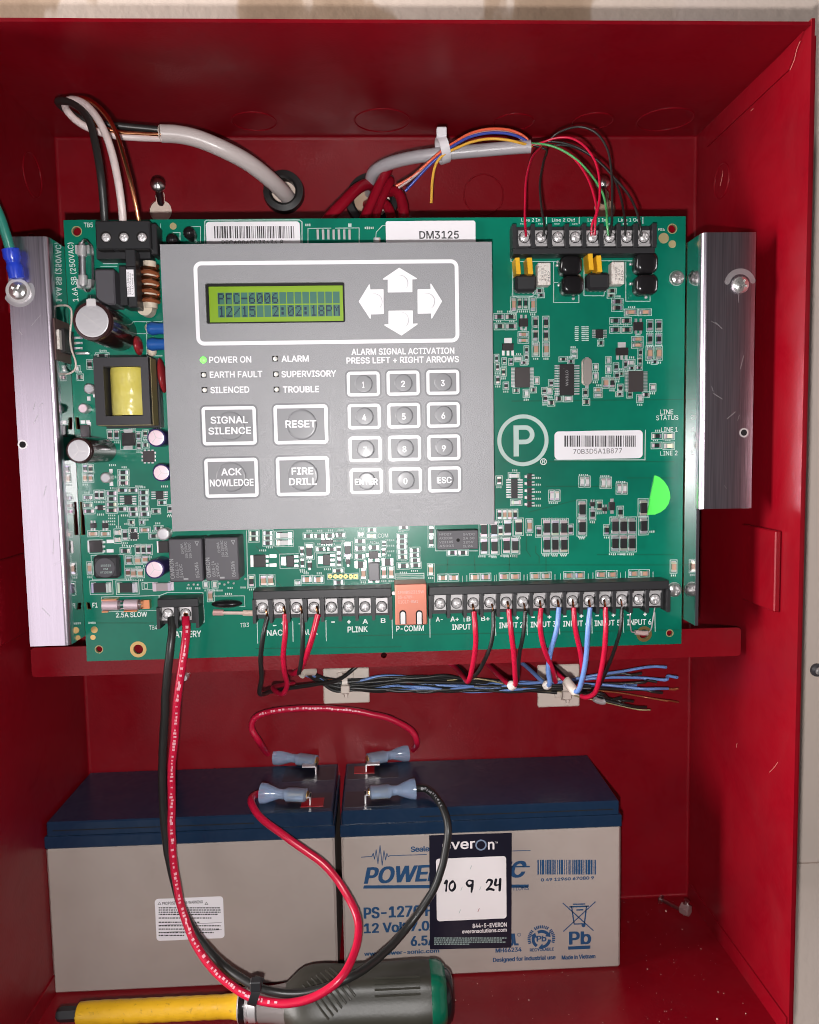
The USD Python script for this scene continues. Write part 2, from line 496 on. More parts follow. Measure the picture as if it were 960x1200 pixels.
# ------------------------------------------------------------------ the red cabinet
cab = Thing('alarm_cabinet', 'open red painted steel cabinet holding the board and batteries', 'cabinet', (W / 2, 0, 0))
hole = lambda u, v, r: sg.Point(*at(u, v, 0)[[0, 2]]).buffer(r, quad_segs=12)
back = sg.box(0, 0, W, H)
KEY = [(188, 247), (709, 245)]
for u, v in KEY:
    c = at(u, v, 0)
    back = back - sg.Point(c[0], c[2]).buffer(6.3) - sg.Point(c[0], c[2] + 9).buffer(2.6) - sg.box(c[0] - 2.6, c[2], c[0] + 2.6, c[2] + 9)
back = back - hole(333, 226, 9.6) - hole(436, 236, 13)
fil = []
R = 1.6
for i in range(4):                                           # the bend of the sheet along the back's edges
    a0, a1 = i * math.pi / 8, (i + 1) * math.pi / 8
    for s in (0, 1):
        x0, x1 = R - R * math.cos(a0), R - R * math.cos(a1)
        y0, y1 = -R + R * math.sin(a0), -R + R * math.sin(a1)
        if s:
            x0, x1 = W - x0, W - x1
        fil.append(trimesh.Trimesh([[x0, y0, 0], [x1, y1, 0], [x1, y1, H], [x0, y0, H]], [[0, 1, 2], [0, 2, 3]] if s == 0 else [[0, 2, 1], [0, 3, 2]], process=False))
        z0, z1 = R - R * math.cos(a0), R - R * math.cos(a1)
        if s:
            z0, z1 = H - z0, H - z1
        fil.append(trimesh.Trimesh([[0, y0, z0], [0, y1, z1], [W, y1, z1], [W, y0, z0]], [[0, 1, 2], [0, 2, 3]] if s else [[0, 2, 1], [0, 3, 2]], process=False))
bp = cab.add('back_panel', cat([plate(back, TH, TH)] + fil), 'red_paint', smooth=40)
sd = cab.add('side_panel', bx(-TH, 0, -D, TH, -TH, H + TH), 'red_paint')
rs = cab.add('side_panel', bx(W, W + TH, -D, TH, -TH, H + 2.6), 'red_paint')
tp = cab.add('top_panel', bx(0.02, W - 0.02, -D + 0.5, TH, H, H + TH), 'red_paint')
bt = cab.add('bottom_panel', bx(0.02, W - 0.02, -D + 0.5, TH, -TH, 0), 'red_paint')


def knock(parent, c, r, axis, arc=(0, 2 * math.pi)):
    cab.add('knockout', ring_on(c, r, 0.45, axis, arc=arc), 'red_paint', parent)


def up(u, v, z):
    """The point of the level plane z seen at a pixel."""
    d = VIEW @ np.array([(u - 480) / FPX, 1, (600 - v) / FPX])
    return CAM + d * ((z - CAM[2]) / d[2])


def side(u, v, x):
    d = VIEW @ np.array([(u - 480) / FPX, 1, (600 - v) / FPX])
    return CAM + d * ((x - CAM[0]) / d[0])


for u, v, r in ((298, 142, 12), (448, 141, 15), (602, 143, 11), (695, 142, 11), (780, 140, 15)):
    knock(tp, up(u, v, H), r, 'z')
knock(bp, at(567, 228, 0), 11.5, 'y')
knock(sd, side(38, 205, 0), 11, 'x')
knock(sd, side(40, 300, 0), 11, 'x')
knock(rs, side(846, 212, W), 9, 'x')
# folded corner tabs welded to the right side
for a in ([(944, 36), (926, 82), (830, 172), (826, 160), (940, 34)],):
    P = [side(u, v, W) for u, v in a]
    sh = sg.Polygon([(p[1], min(p[2], H - 0.1)) for p in P]).buffer(0)
    m = trimesh.creation.extrude_polygon(sh, 0.9, engine='earcut')
    v = np.array(m.vertices)
    cab.add('corner_tab', trimesh.Trimesh(np.c_[W - v[:, 2], v[:, 0], v[:, 1]], m.faces[:, ::-1], process=True), 'red_paint')
cab.add('corner_tab', bx(W - 0.9, W - 0.02, -D + 1, -3, 0.1, 10), 'red_paint')
cab.add('corner_tab', bx(0.02, 0.9, -D + 1, -3, 0.1, 10), 'red_paint')
cab.add('hinge_edge', bx(W + TH + 0.05, W + TH + 1.2, -D + 1.0, -D + 14, 6, H - 4), 'red_paint')
for pts in ([(938, 48), (934, 58), (931, 70), (926, 82)], [(883, 127), (880, 130)], [(847, 200), (846, 210), (844, 218)], [(912, 893), (907, 900), (902, 905)], [(864, 871), (863, 876)]):
    P = np.array([side(u, v, W - 0.92 if v < 150 and u > 900 else W - 0.02) for u, v in pts])
    cab.add('scratch', tube(spline(P, 1), 0.11, 5), 'red_scratch', rs)

# screws that hang in the two keyholes
for i, (u, v) in enumerate(KEY):
    c = at(u, v, 0)
    tip = at(*((185, 216), (706, 214))[i], -24)
    root = np.array([c[0], YW, c[2] + 5])
    t = Thing('keyhole_screw', ('steel wall screw in the left keyhole, above the white barcode label', 'steel wall screw in the right keyhole, behind the thin green and red wires')[i], 'screw', root, 'wall screws in the cabinet keyholes')
    path = np.linspace(root, tip, 40)
    t.add('shank', tube(path, 1.6 + 0.5 * (np.arange(40) % 2), 10), 'steel', smooth=60)
    d = (tip - root) / np.linalg.norm(tip - root)
    hd = np.array([tip + d * k for k in (-1.6, -0.8, 0.2, 1.2, 1.9, 2.2)])
    t.add('head', tube(hd, [1.8, 3.9, 4.0, 3.2, 1.6, 0.3], 18), 'steel')

# ------------------------------------------------------------------ the plate behind the board
YP, YB = -72.0, -78.0                                        # its face; the board's face
pl = Thing('mounting_plate', 'red steel mounting plate spanning the cabinet behind the green board', 'mounting plate', (W / 2, YP, 172))
a, b = at(38, 792, YP), at(868, 770, YP)
t0 = at(868, 742, YP)
zb = (a[2] + b[2]) / 2
pl.add('panel', bx(34, 330, YP, YP + 1.5, zb + 14, 396), 'red_paint')
rail = sg.box(2.0, zb, b[0], zb + 15).buffer(-2).buffer(2, quad_segs=4) - sg.Point(*at(450, 768, YP)[[0, 2]]).buffer(1.5) - sg.Point(*at(218, 755, YP)[[0, 2]]).buffer(1.5)
pl.add('rail', plate(rail, YP + 1.55, 1.7), 'red_paint')
pl.add('rail_lip', bx(2.6, b[0] - 0.4, YP + 1.6, YP + 14, zb + 0.1, zb + 1.4), 'red_paint')
q = at(903, 300, YP), at(903, 366, YP)
pl.add('ear', bx(332, W - 1.2, YP, YP + 1.5, q[1][2], q[0][2]), 'red_paint')
pl.add('ear', bx(1.2, 34, YP, YP + 1.5, q[1][2] + 4, q[0][2] + 4), 'red_paint')
e0, e1 = side(883, 616, W - 1.4), side(918, 720, W - 1.4)
pl.add('ear', cbx(W - 3.2, W - 0.3, -105, YP + 1, e1[2], e0[2], 0.5), 'red_paint')
pl.add('ear', cbx(0.3, 3.2, -105, YP + 1, e1[2] - 6, e0[2] - 6, 0.5), 'red_paint')
for u, v in ((217, 782),):
    p = at(217, 793, -2)
    cab.add('stud', lathe((p[0], 0, p[2]), [(2.2, 0), (2.2, -4), (1.8, -5)], 14), 'tin')

# ------------------------------------------------------------------ the green circuit board
PX0, PX1 = at(73, 257, YB)[0], at(803, 254, YB)[0]
PX0 = (at(73, 257, YB)[0] + at(103, 775, YB)[0]) / 2
PX1 = (at(803, 254, YB)[0] + at(799.5, 754.5, YB)[0]) / 2
PZ1 = (at(73, 257, YB)[2] + at(803, 254, YB)[2]) / 2
PZ0 = (at(103, 775, YB)[2] + at(799.5, 754.5, YB)[2]) / 2
pcb = Thing('circuit_board', 'large green circuit board full of components behind the grey keypad', 'circuit board', ((PX0 + PX1) / 2, YB, PZ0))
shape = sg.box(PX0, PZ0, PX1, PZ1)
HOLES = [(90, 271, 2.0), (788, 268, 2.0), (162, 761, 2.4), (116, 761, 1.6), (785, 742, 1.5), (755, 743, 2.4)]
for u, v, r in HOLES:
    shape = shape - sg.Point(*at(u, v, YB)[[0, 2]]).buffer(r, quad_segs=6)
for v0, v1 in ((489, 503), (588, 627), (706, 714)):          # milled slots beside the heat sink
    uu = 73 + (v0 - 257) * 30 / 518 + 1
    shape = shape - sg.Polygon(pp([(uu + 0.5, v0), (uu + 5, v0), (uu + 7, v1), (uu + 2, v1)], YB))
board = pcb.add('board', plate(shape, YB + 1.6, 1.6), 'solder_mask')
pcb.add('board_rim', plate((shape.buffer(0.02) - shape.buffer(-0.25)), YB + 1.45, 1.3), 'board_edge', board)
TOP = YB - 0.02
SILK, TRACE = [], []                                         # flat print and copper, gathered


def silk_rect(u0, v0, u1, v1, w=0.3, y=TOP, miss=()):
    a, k = at((u0 + u1) / 2, (v0 + v1) / 2, y), sc((u0 + u1) / 2, (v0 + v1) / 2, y)
    s = sg.box(a[0] - (u1 - u0) * k / 2, a[2] - (v1 - v0) * k / 2, a[0] + (u1 - u0) * k / 2, a[2] + (v1 - v0) * k / 2)
    SILK.append(plate(s.buffer(w / 2, join_style=2) - s.buffer(-w / 2), y, 0.02))


def silk_line(pts, w=0.3):
    SILK.append(stroke(pts, w, TOP, 0.02))


def silk_marks(u, v, n=4, h=3.2, vert=False):
    """A tiny printed reference, too small to read."""
    for k in range(n):
        du, dv = (0, (k - n / 2) * 2.3) if vert else ((k - n / 2) * 2.3, 0)
        r = random.random()
        w_, h_ = (h * (0.75 + 0.25 * r), 1.3) if vert else (1.3, h * (0.75 + 0.25 * r))
        SILK.append(pbox(u + du + 1, v + dv, w_, h_, TOP - 0.02, TOP))


def print_text(s, u0, u1, v, h, y=TOP, m='silk_white', parent=None, bold=False, **kw):
    pcb.add('lettering', text(s, (u0, v), (u1, v), h, y, bold, **kw), m, parent or board)


COL = {'r': (0.02, 0.018, 0.02), 'd': (0.024, 0.02, 0.021), 'c': (0.46, 0.27, 0.19), 'l': (0.8, 0.74, 0.58), 'g': (0.13, 0.125, 0.135), 'p': (0.3, 0.25, 0.26), 's': (0.6, 0.58, 0.58), 'b': (0.16, 0.08, 0.06)}
TIN, SOL = (0.6, 0.56, 0.57), (0.62, 0.6, 0.61)
NAME = {'r': 'resistor', 'd': 'diode', 'c': 'ceramic_capacitor', 'l': 'indicator_light', 'g': 'inductor', 'p': 'inductor', 's': 'ceramic_capacitor', 'b': 'inductor'}


def smd(u, v, w, h, kind='r', outline=True, hgt=None, mark=True, name=None):
    """A surface-mounted two-ended part, w x h pixels with its solder."""
    y = TOP
    p, k = at(u, v, y), sc(u, v, y)
    tone = 0.85 + 0.3 * random.random()
    col = tuple(min(1, c * tone) for c in COL[kind])
    horiz = w >= h
    L, B = (w * k, h * k) if horiz else (h * k, w * k)
    B *= 0.86 if outline else 1
    L *= 0.94 if outline else 1
    t = hgt or max(0.45, min(1.8, B * 0.45))
    e = (0.13 if max(w, h) >= 17 else 0.2) if kind in 'rdcl' else 0.18
    P = Painted()

    def b(l0, l1, hw, y0, y1, c, m=0.0):
        a = (p[0] + l0, p[0] + l1, y - y1, y - y0, p[2] - hw, p[2] + hw) if horiz else (p[0] - hw, p[0] + hw, y - y1, y - y0, p[2] + l0, p[2] + l1)
        P.add(bx(*a), c, m)
    l = L / 2 * (0.8 + 0.04 * random.random())
    b(-l * (1 - e * 1.6), l * (1 - e * 1.6), B * 0.4, 0.02, t, col)
    for s in (-1, 1):
        c = tuple(x * (0.8 + 0.35 * random.random()) for x in TIN)
        i, o = sorted((s * l * (1 - e * 1.9), s * l))
        b(i, o, B * 0.42, 0.02, t + 0.03, c, 0.75)
        i, o = sorted((s * l * 0.62, s * L / 2))
        b(i, o, B * 0.47, 0.0, 0.1, SOL, 0.75)
    pcb.add(name or NAME[kind], P, None)
    if outline:
        m = 0.35 / k
        silk_rect(u - w / 2 - m, v - h / 2 - m, u + w / 2 + m, v + h / 2 + m, 0.3)
    if mark and random.random() < 0.75:
        if horiz:
            silk_marks(u + random.choice((-1, 1)) * 1, v - h / 2 - 3.2, 3 if w < 14 else 4, 2.6)
        else:
            silk_marks(u, v + h / 2 + 3.4, 3, 2.6)


def many(rows):
    for r in rows:
        smd(*r)


def chip(u0, v0, u1, v1, left=0, right=0, up_=0, down=0, pin=5, hgt=1.3, name='chip', print_=None, col=(0.022, 0.018, 0.02), wide=0.55):
    """A black chip, body corners in pixels, with pins along its sides."""
    u, v, w, h = (u0 + u1) / 2, (v0 + v1) / 2, u1 - u0, v1 - v0
    k = sc(u, v, TOP)
    P = Painted()
    P.add(pbox(u, v, w, h, TOP - hgt, TOP - 0.1, 0.12 if w * k > 2 else 0), col)
    for n, s in ((left, -1), (right, 1)):
        for i in range(n):
            vv = v0 + h * (i + 0.5) / n
            P.add(pbox(u + s * (w / 2 + pin * 0.62), vv, pin * 0.8, h / n * wide, TOP - 0.18, TOP), SOL, 0.7)
            P.add(pbox(u + s * (w / 2 + pin * 0.18), vv, pin * 0.5, h / n * wide * 0.85, TOP - hgt * 0.6, TOP - 0.1), SOL, 0.7)
    for n, s in ((up_, -1), (down, 1)):
        for i in range(n):
            uu = u0 + w * (i + 0.5) / n
            P.add(pbox(uu, v + s * (h / 2 + pin * 0.62), w / n * wide, pin * 0.8, TOP - 0.18, TOP), SOL, 0.7)
            P.add(pbox(uu, v + s * (h / 2 + pin * 0.18), w / n * wide * 0.85, pin * 0.5, TOP - hgt * 0.6, TOP - 0.1), SOL, 0.7)
    P.add(disc(at(u0 + w * 0.2, v0 + h * 0.15, TOP)[[0, 2]], 0.3, 0.3, TOP - hgt - 0.01, TOP - hgt + 0.05, 8), (0.05, 0.048, 0.05))
    path = pcb.add(name, P, None)
    if print_:
        for s, p0, p1, hh in print_:
            pcb.add('lettering', text(s, p0, p1, hh, TOP - hgt - 0.01, depth=0.02, free=True), 'chip_print', path)
    return path


def tab_part(u0, v0, u1, v1, tab, pins, hgt=1.8, name='transistor'):
    """A power transistor: body, metal tab (u, v, w, h) and pins (u, v, w, h)."""
    P = Painted()
    P.add(rbox(u0, v0, u1, v1, TOP - hgt, TOP - 0.1, 0.15), COL['d'])
    P.add(pbox(*tab, TOP - 0.5, TOP), (0.86, 0.84, 0.84), 0.6)
    for p in pins:
        P.add(pbox(*p, TOP - 0.45, TOP), (0.86, 0.84, 0.84), 0.7)
    return pcb.add(name, P, None)


def can(u, v, r_px, bu, bv, length, sleeve, top, name='electrolytic_capacitor', vent=True):
    """An upright electrolytic capacitor: its top's centre and outer radius in pixels, its length in mm."""
    y1 = TOP - length
    k = sc(u, v, y1)
    r = r_px * k
    c = at(u, v, y1)
    path = pcb.add(name, lathe((c[0], 0, c[2]), [(r * 0.96, TOP), (r, TOP - 0.6), (r, y1 + 2.2), (r * 0.94, y1 + 1.9), (r * 0.94, y1 + 1.4), (r, y1 + 1.1), (r * 0.97, y1 + 0.2), (r * 0.86, y1), (r * 0.8, y1 + 0.15)], 40), sleeve, smooth=50)
    pcb.add('can_top', lathe((c[0], 0, c[2]), [(r * 0.82, y1 + 0.3), (r * 0.82, y1 - 0.12), (r * 0.76, y1 - 0.22)], 40), top, path)
    if vent:
        q = [plate(affinity.rotate(sg.box(-0.12, 0, 0.12, r * 0.72), a + 20, origin=(0, 0)), y1 - 0.23, 0.05, (c[0], 0, c[2])) for a in ((0, 120, 240) if r > 2.5 else (0, 180))]
        pcb.add('vent_groove', cat(q), 'tin', path)
    return c, r, y1


# copper under the mask: a few runs that show as darker lines
def trace(pts, w=0.5):
    TRACE.append(stroke(pts, w, YB - 0.004, 0.012))


for pts in ([(592, 541), (790, 541)], [(600, 545), (640, 545)], [(525, 655), (524, 668), (520, 674)], [(556, 652), (557, 672)], [(597, 650), (597, 668), (592, 673)],
            [(510, 662), (800, 662)], [(628, 640), (628, 648), (632, 652), (632, 660)], [(617, 628), (617, 645), (622, 652)], [(640, 648), (640, 668), (643, 672)],
            [(600, 470), (800, 468)], [(640, 570), (720, 570)], [(620, 600), (680, 585)], [(735, 560), (790, 560)], [(700, 650), (790, 650)],
            [(420, 745), (796, 738)], [(300, 760), (470, 758)], [(110, 730), (180, 730)], [(300, 640), (315, 655)], [(320, 640), (336, 655)], [(322, 680), (335, 692)]):
    trace(pts)
pcb.add('copper_trace', cat(TRACE), 'mask_trace', board, kind='stuff')

# --- right half, upper
many([(585, 371.3, 11, 6), (598.5, 371.3, 12, 6), (585.5, 382.5, 11, 6), (599, 382.5, 12, 6)])
chip(608.5, 373, 619, 382.5, up_=2, down=2, pin=4, wide=0.5, name='transistor')
many([(613.5, 392, 11, 5, 'c'), (613.5, 399, 11, 5, 'c'), (627.5, 378, 6, 13), (639.7, 378, 6, 13), (627.5, 393, 6, 13), (639.7, 393, 6, 13), (628, 409.5, 7, 15, 'c'), (640, 409.5, 7, 15, 'c')])
tab_part(589, 402.5, 602, 410.5, (595.5, 399, 9, 6), [(590, 413.5, 3, 6), (595.5, 413.5, 3, 6), (601, 413.5, 3, 6)])
many([(617, 410, 4, 8), (617, 419, 4, 7), (607, 420.5, 9, 5, 's'), (591, 423, 4, 6), (590, 436, 5, 8), (614, 425, 7, 4), (599, 424, 4, 6), (629, 446, 5, 7, 's'), (593, 452, 5, 7), (605, 457.5, 6, 5), (617, 461, 6, 8, 's'), (625, 457, 6, 5), (582, 420, 4, 8), (583, 430, 4, 8), (583.5, 445, 5, 9, 'd')])
chip(603.7, 430.6, 621.2, 453.8, 14, 14, pin=4.4, hgt=1.1, col=(0.05, 0.042, 0.042), wide=0.6)
chip(656.2, 427, 673, 463, 12, 12, pin=6, hgt=2.3, print_=[('W6810', (666, 452), (666, 434), 3)])
# crystal
p, q = at(689, 424, TOP - 3.4), at(689, 446, TOP - 3.4)
k = sc(689, 435, TOP - 3.4)
P = Painted()
P.add(plate(sg.LineString([p[[0, 2]], q[[0, 2]]]).buffer(4.6 * k, quad_segs=6), TOP - 0.3, 3.1), (0.6, 0.53, 0.49), 0.85)
P.add(plate(sg.LineString([p[[0, 2]], q[[0, 2]]]).buffer(5.3 * k, quad_segs=6), TOP, 0.4), (0.6, 0.53, 0.49), 0.85)
P.add(pbox(688, 421, 4, 5, TOP - 0.3, TOP), SOL, 0.8)
P.add(pbox(688, 452, 4, 5, TOP - 0.3, TOP), SOL, 0.8)
pcb.add('crystal', P, None)
many([(698, 430, 5, 6, 's'), (698, 441, 5, 7, 's'), (646, 449, 5, 7), (638, 458, 5, 6), (644, 458, 6, 7, 's'), (639, 467, 5, 7), (646, 472, 7, 6, 'd'), (655, 467, 8, 6), (666, 467, 9, 6, 's'), (673, 412, 6, 4, 's'), (673, 417.5, 6, 4, 's'), (660, 421, 8, 4), (669, 423.5, 6, 4), (686, 460, 5, 8), (687, 471, 7, 6, 'd')])
many([(739.5, 366, 14, 6, 'c'), (756, 366, 14, 6, 'c'), (721, 376, 11, 6), (734, 376, 11, 6), (721, 386.5, 11, 6), (734.5, 386.5, 11, 6), (761.5, 381.5, 6, 12), (772, 381.5, 6, 12), (761.5, 397.5, 6, 12), (772, 397.5, 6, 12), (761.5, 414, 7, 15, 'c'), (772, 414, 7, 15, 'c'), (747, 397.5, 12, 5, 'c'), (747, 404.5, 12, 5, 'c')])
chip(742.5, 377.5, 754, 387, up_=2, down=2, pin=4, wide=0.5, name='transistor')
tab_part(722.5, 407.5, 736.5, 416, (729, 404, 9, 6), [(724, 418.5, 3, 6), (729, 418.5, 3, 6), (734, 418.5, 3, 6)])
chip(698.5, 386, 707, 396, 5, 5, pin=4.4)
many([(713, 422, 5, 7, 's'), (713, 433, 5, 8, 's'), (722, 430, 5, 8), (723, 440, 5, 7), (739.5, 425, 8, 6, 's'), (733, 427, 4, 9), (750, 423, 4, 8), (750.5, 413, 4, 8), (740, 431.5, 6, 4), (749, 431, 6, 4), (728, 438, 5, 4), (710, 448.5, 7, 11, 'c'), (717.5, 448.5, 6, 11), (701, 457, 8, 4.5, 'c'), (701, 463, 8, 4.5, 's'), (727, 455, 5, 8), (726, 462, 7, 4), (765, 454, 6, 7, 's'), (738, 462.5, 5, 6), (750, 467, 6, 8, 's'), (757, 462.5, 7, 5), (767, 424, 6, 4), (704, 402, 6, 5)])
chip(736.9, 435, 754.4, 458.8, 14, 14, pin=4.4, hgt=1.1, col=(0.05, 0.042, 0.042), wide=0.6)
many([(602, 357, 6, 16, 'c'), (609, 355.5, 5, 12), (616, 355.5, 5, 12), (624.5, 357, 6, 16, 'c'), (632, 341, 8, 5), (634, 346, 7, 4), (717, 341, 9, 5), (716, 346.5, 7, 4), (723.5, 353.5, 12, 6), (723.5, 361, 12, 6)])
for u in (677, 685, 689):
    silk_marks(u - 2, 392, 8, 5, True)
for pts in ([(599, 268), (599, 306.5), (655, 306.5)], [(601, 307), (601, 347), (624, 347), (629, 342)], [(649, 307), (649, 354.5), (678.5, 354.5), (678.5, 345)], [(649, 331), (654, 331)],
            [(684.5, 307), (684.5, 346.5), (708, 346.5), (708.5, 341)], [(684, 305.5), (743, 305.5)], [(733.5, 307), (733.5, 353), (762, 353), (762, 345)]):
    silk_line(pts, 0.35)
# surge blocks, relays and drum chokes of the two phone lines
YS = TOP - 9
for u0, v0, u1, v1, d in ((603.8, 302, 610.5, 321, 1.8), (617.5, 302, 625, 321, 1.6), (689.2, 296, 696, 316, 1.8), (699, 299.5, 706, 318.5, 1.6)):
    P0 = [at(u0, v0, YS), at(u1 - 1.6, v0 - 0.3, YS), at(u1, v1, YS), at(u0 + 1.6, v1, YS)]
    v = np.array([[p[0], YS, p[2]] for p in P0] + [[p[0], TOP, p[2]] for p in P0])
    pcb.add('surge_block', trimesh.convex.convex_hull(v), 'yellow_block')
for u0, v0, u1, v1 in ((604, 321.5, 629, 341), (688.5, 319.5, 715, 339)):
    path = pcb.add('optocoupler', rbox(u0, v0, u1, v1, TOP - 6.5, TOP - 0.3, 1.2), 'black_plastic')
    pcb.add('pins', cat([pbox(u0 + 4 + 5.6 * i, v1 + 2, 2.2, 2, TOP - 0.4, TOP) for i in range(4)]), 'tin', path)
for u0, v0, u1, v1 in ((630.5, 308, 645.5, 333.5), (717, 307, 732, 332.5)):
    path = pcb.add('signal_relay', rbox(u0, v0, u1, v1, TOP - 6, TOP, 0.3), 'white_block')
    for i, s in enumerate(('TXS2', '4.5V', 'NO')):
        uu = u0 + 4 + i * 3.6
        pcb.add('lettering', text(s, (uu + 2.4, v1 - 4), (uu + 2.4, v0 + 6 + 2 * i), 2.2, TOP - 6.01, depth=0.01, free=True), 'chip_grey', path)
for u, v, w, h in ((670.5, 310, 26, 22), (672.5, 333, 26, 21.5), (759.5, 307, 26.5, 24), (759.5, 332.5, 26.5, 23)):
    y1 = TOP - 9
    c, k = at(u, v, y1), sc(u, v, y1)
    sq = rrect(c[0] - w * k / 2, c[2] - h * k / 2, c[0] + w * k / 2, c[2] + h * k / 2, h * k * 0.34)
    rings = []
    for s, y in ((0.86, TOP), (1.0, TOP - 2), (1.0, y1 + 2), (0.9, y1 + 0.6), (0.62, y1)):
        t = affinity.scale(sq, s, s)
        xy = np.array(t.exterior.coords)[:-1]
        rings.append(np.c_[xy[:, 0], np.full(len(xy), y), xy[:, 1]])
    path = pcb.add('drum_choke', lathe_rings(rings), 'black_gloss', smooth=60)
for u, v in ((653, 311), (655, 334), (672, 350), (679, 323), (739, 309.5), (739, 332.5), (757, 348.5), (764, 319.5), (654, 307)):
    pcb.add('solder_joint', trimesh.creation.icosphere(1, 0.8).apply_translation(at(u, v, TOP - 0.3)), 'tin')


def phone_strip():
    y1 = TOP - 9.5
    a, b = at(602, 297, y1), at(766, 262, y1)
    x0, x1 = at(601.5, 280, y1)[0], at(767.5, 280, y1)[0]
    z0, zm, z1 = at(680, 297, y1)[2], at(680, 290.5, y1)[2], at(680, 263, y1)[2]
    base = pcb.add('terminal_strip', cat([bx(x0, x1, TOP - 5.5, TOP, z0, z1), bx(x0, x1, y1, TOP - 5, z0, zm)]), 'black_plastic')
    us = [614.5, 634.2, 653.8, 674.3, 694.3, 714.6, 734.6, 754.6]
    ed = [602.5] + [(us[i] + us[i + 1]) / 2 for i in range(7)] + [766.5]
    for u in ed:
        c = at(u, 280, y1)
        pcb.add('barrier', bx(c[0] - 0.9, c[0] + 0.9, y1 - 1.2, TOP - 4, zm - 0.2, z1), 'black_plastic', base)
    for i, u in enumerate(us):
        screw_and_clamp(base, u, 278, y1 + 2.5, False, i)


def screw_and_clamp(base, u, v, y, below, i):
    """A clamp plate with its screw at pixel (u, v)."""
    c, k = at(u, v, y), sc(u, v, y)
    s = 1 if below else -1
    sh = sg.box(c[0] - 6.8 * k, c[2] - 7.8 * k, c[0] + 6.8 * k, c[2] + 7.8 * k)
    m = cat([plate(sh, y + 0.9, 0.8), bx(c[0] - 6.6 * k, c[0] + 6.6 * k, y - 1.3, y + 0.2, c[2] + s * 8.2 * k, c[2] + s * 10.6 * k)])
    pcb.add('clamp_plate', m, 'tin_bright', base)
    pcb.add('washer', plate(sg.Point(c[0], c[2]).buffer(6.5 * k, quad_segs=8) - sg.Point(c[0], c[2]).buffer(3 * k), y + 0.1, 0.12), 'void', base)
    pcb.add('terminal_screw', cross_screw(c[[0, 2]], y, 5.7 * k, 1.6, turn=random.random() * 1.5), 'tin_bright', base)


phone_strip()
for s, u0, u1 in (('Line 2 In', 611, 633), ('Line 2 Out', 647, 674), ('Line 1 In', 689, 710), ('Line 1 Out', 725, 751)):
    print_text(s, u0, u1, 259.6, 3.8)
for u in (640.5, 679, 753.5):
    silk_line([(u, 254.5), (u, 262)], 0.4)
for u in (611, 632, 651, 672, 693, 712, 731):
    silk_marks(u + 2, 262.2, 3, 1.6)
print_text('PB4', 771.5, 779, 270.5, 3)
for u, v, r in ((778, 279, 6), (788, 286, 4.4)):
    c = at(u, v, TOP)
    pcb.add('solder_pad', disc(c[[0, 2]], r * sc(u, v, TOP), r * sc(u, v, TOP), TOP - 0.03, TOP + 0.01, 20), 'tan_pad', board)
for u, v, r in ((90, 271, 2.0), (788, 268, 2.0), (162, 761, 2.4), (116, 761, 1.6), (755, 743, 2.4), (785, 742, 1.5)):
    c = at(u, v, TOP)
    pcb.add('plated_hole', plate(sg.Point(c[0], c[2]).buffer(r + (1.6 if r == 2.4 else 0.45)) - sg.Point(c[0], c[2]).buffer(r), TOP, 0.04), 'gold' if r == 2.4 else 'tan_pad', board)
for i, (u, v, r) in enumerate(((793, 326, 8.2), (790, 691, 8.2))):
    c = at(u, v, TOP)
    k = sc(u, v, TOP)
    t = Thing('board_screw', ('steel cross-head screw at the right edge of the board near the top', 'steel cross-head screw beside the right end of the lower terminal strip')[i], 'screw', c, 'screws holding the green board')
    t.add('head', cross_screw(c[[0, 2]], TOP - 0.5, r * k, 2.2, 0.6 + i), 'screw_steel')
    t.add('washer', disc(c[[0, 2]], r * k * 1.08, r * k * 1.02, TOP - 0.01, TOP - 0.5, 24), 'tin')

# --- logo, barcode, line status
c = at(613, 516, TOP)
k = sc(613, 516, TOP)
pcb.add('logo_ring', plate(sg.Point(c[0], c[2]).buffer(30 * k, quad_segs=16) - sg.Point(c[0], c[2]).buffer(25.4 * k, quad_segs=16), TOP, 0.03), 'silk', board)
pl_ = sg.box(-11 * k, -18.5 * k, -4.8 * k, 17.5 * k).union(sg.box(-8 * k, -4.5 * k, 2.5 * k, 17.5 * k)).union(sg.Point(2.5 * k, 6.5 * k).buffer(11 * k, quad_segs=10)) - sg.box(-4.8 * k, 0.8 * k, 2.5 * k, 12.2 * k) - sg.Point(2.5 * k, 6.5 * k).buffer(5.7 * k, quad_segs=8).intersection(sg.box(2.4 * k, -9, 9, 9))
pcb.add('logo_letter', plate(pl_, TOP, 0.03, (c[0], 0, c[2])), 'silk', board)
c = at(637, 541, TOP)
pcb.add('registered_mark', cat([plate(sg.Point(c[0], c[2]).buffer(3.9 * k) - sg.Point(c[0], c[2]).buffer(3.0 * k), TOP, 0.02), text('R', (635.4, 543.2), (639, 543.2), 4.4, TOP, depth=0.02)]), 'silk_white', board)


def barcode(thing, name, m, u0, v0, u1, v1, y, n, parent=None, seed=3, fill=0.5):
    r = random.Random(seed)
    out, u, w = [], u0, (u1 - u0) / n
    while u < u1 - w:
        a = w * r.choice((1, 1, 2, 2, 3)) * fill * 1.2
        out.append(rbox(u, v0, min(u + a, u1), v1, y - 0.02, y))
        u += a + w * r.choice((1, 1, 2)) * (1 - fill) * 1.4
    thing.add(name, cat(out), m, parent)


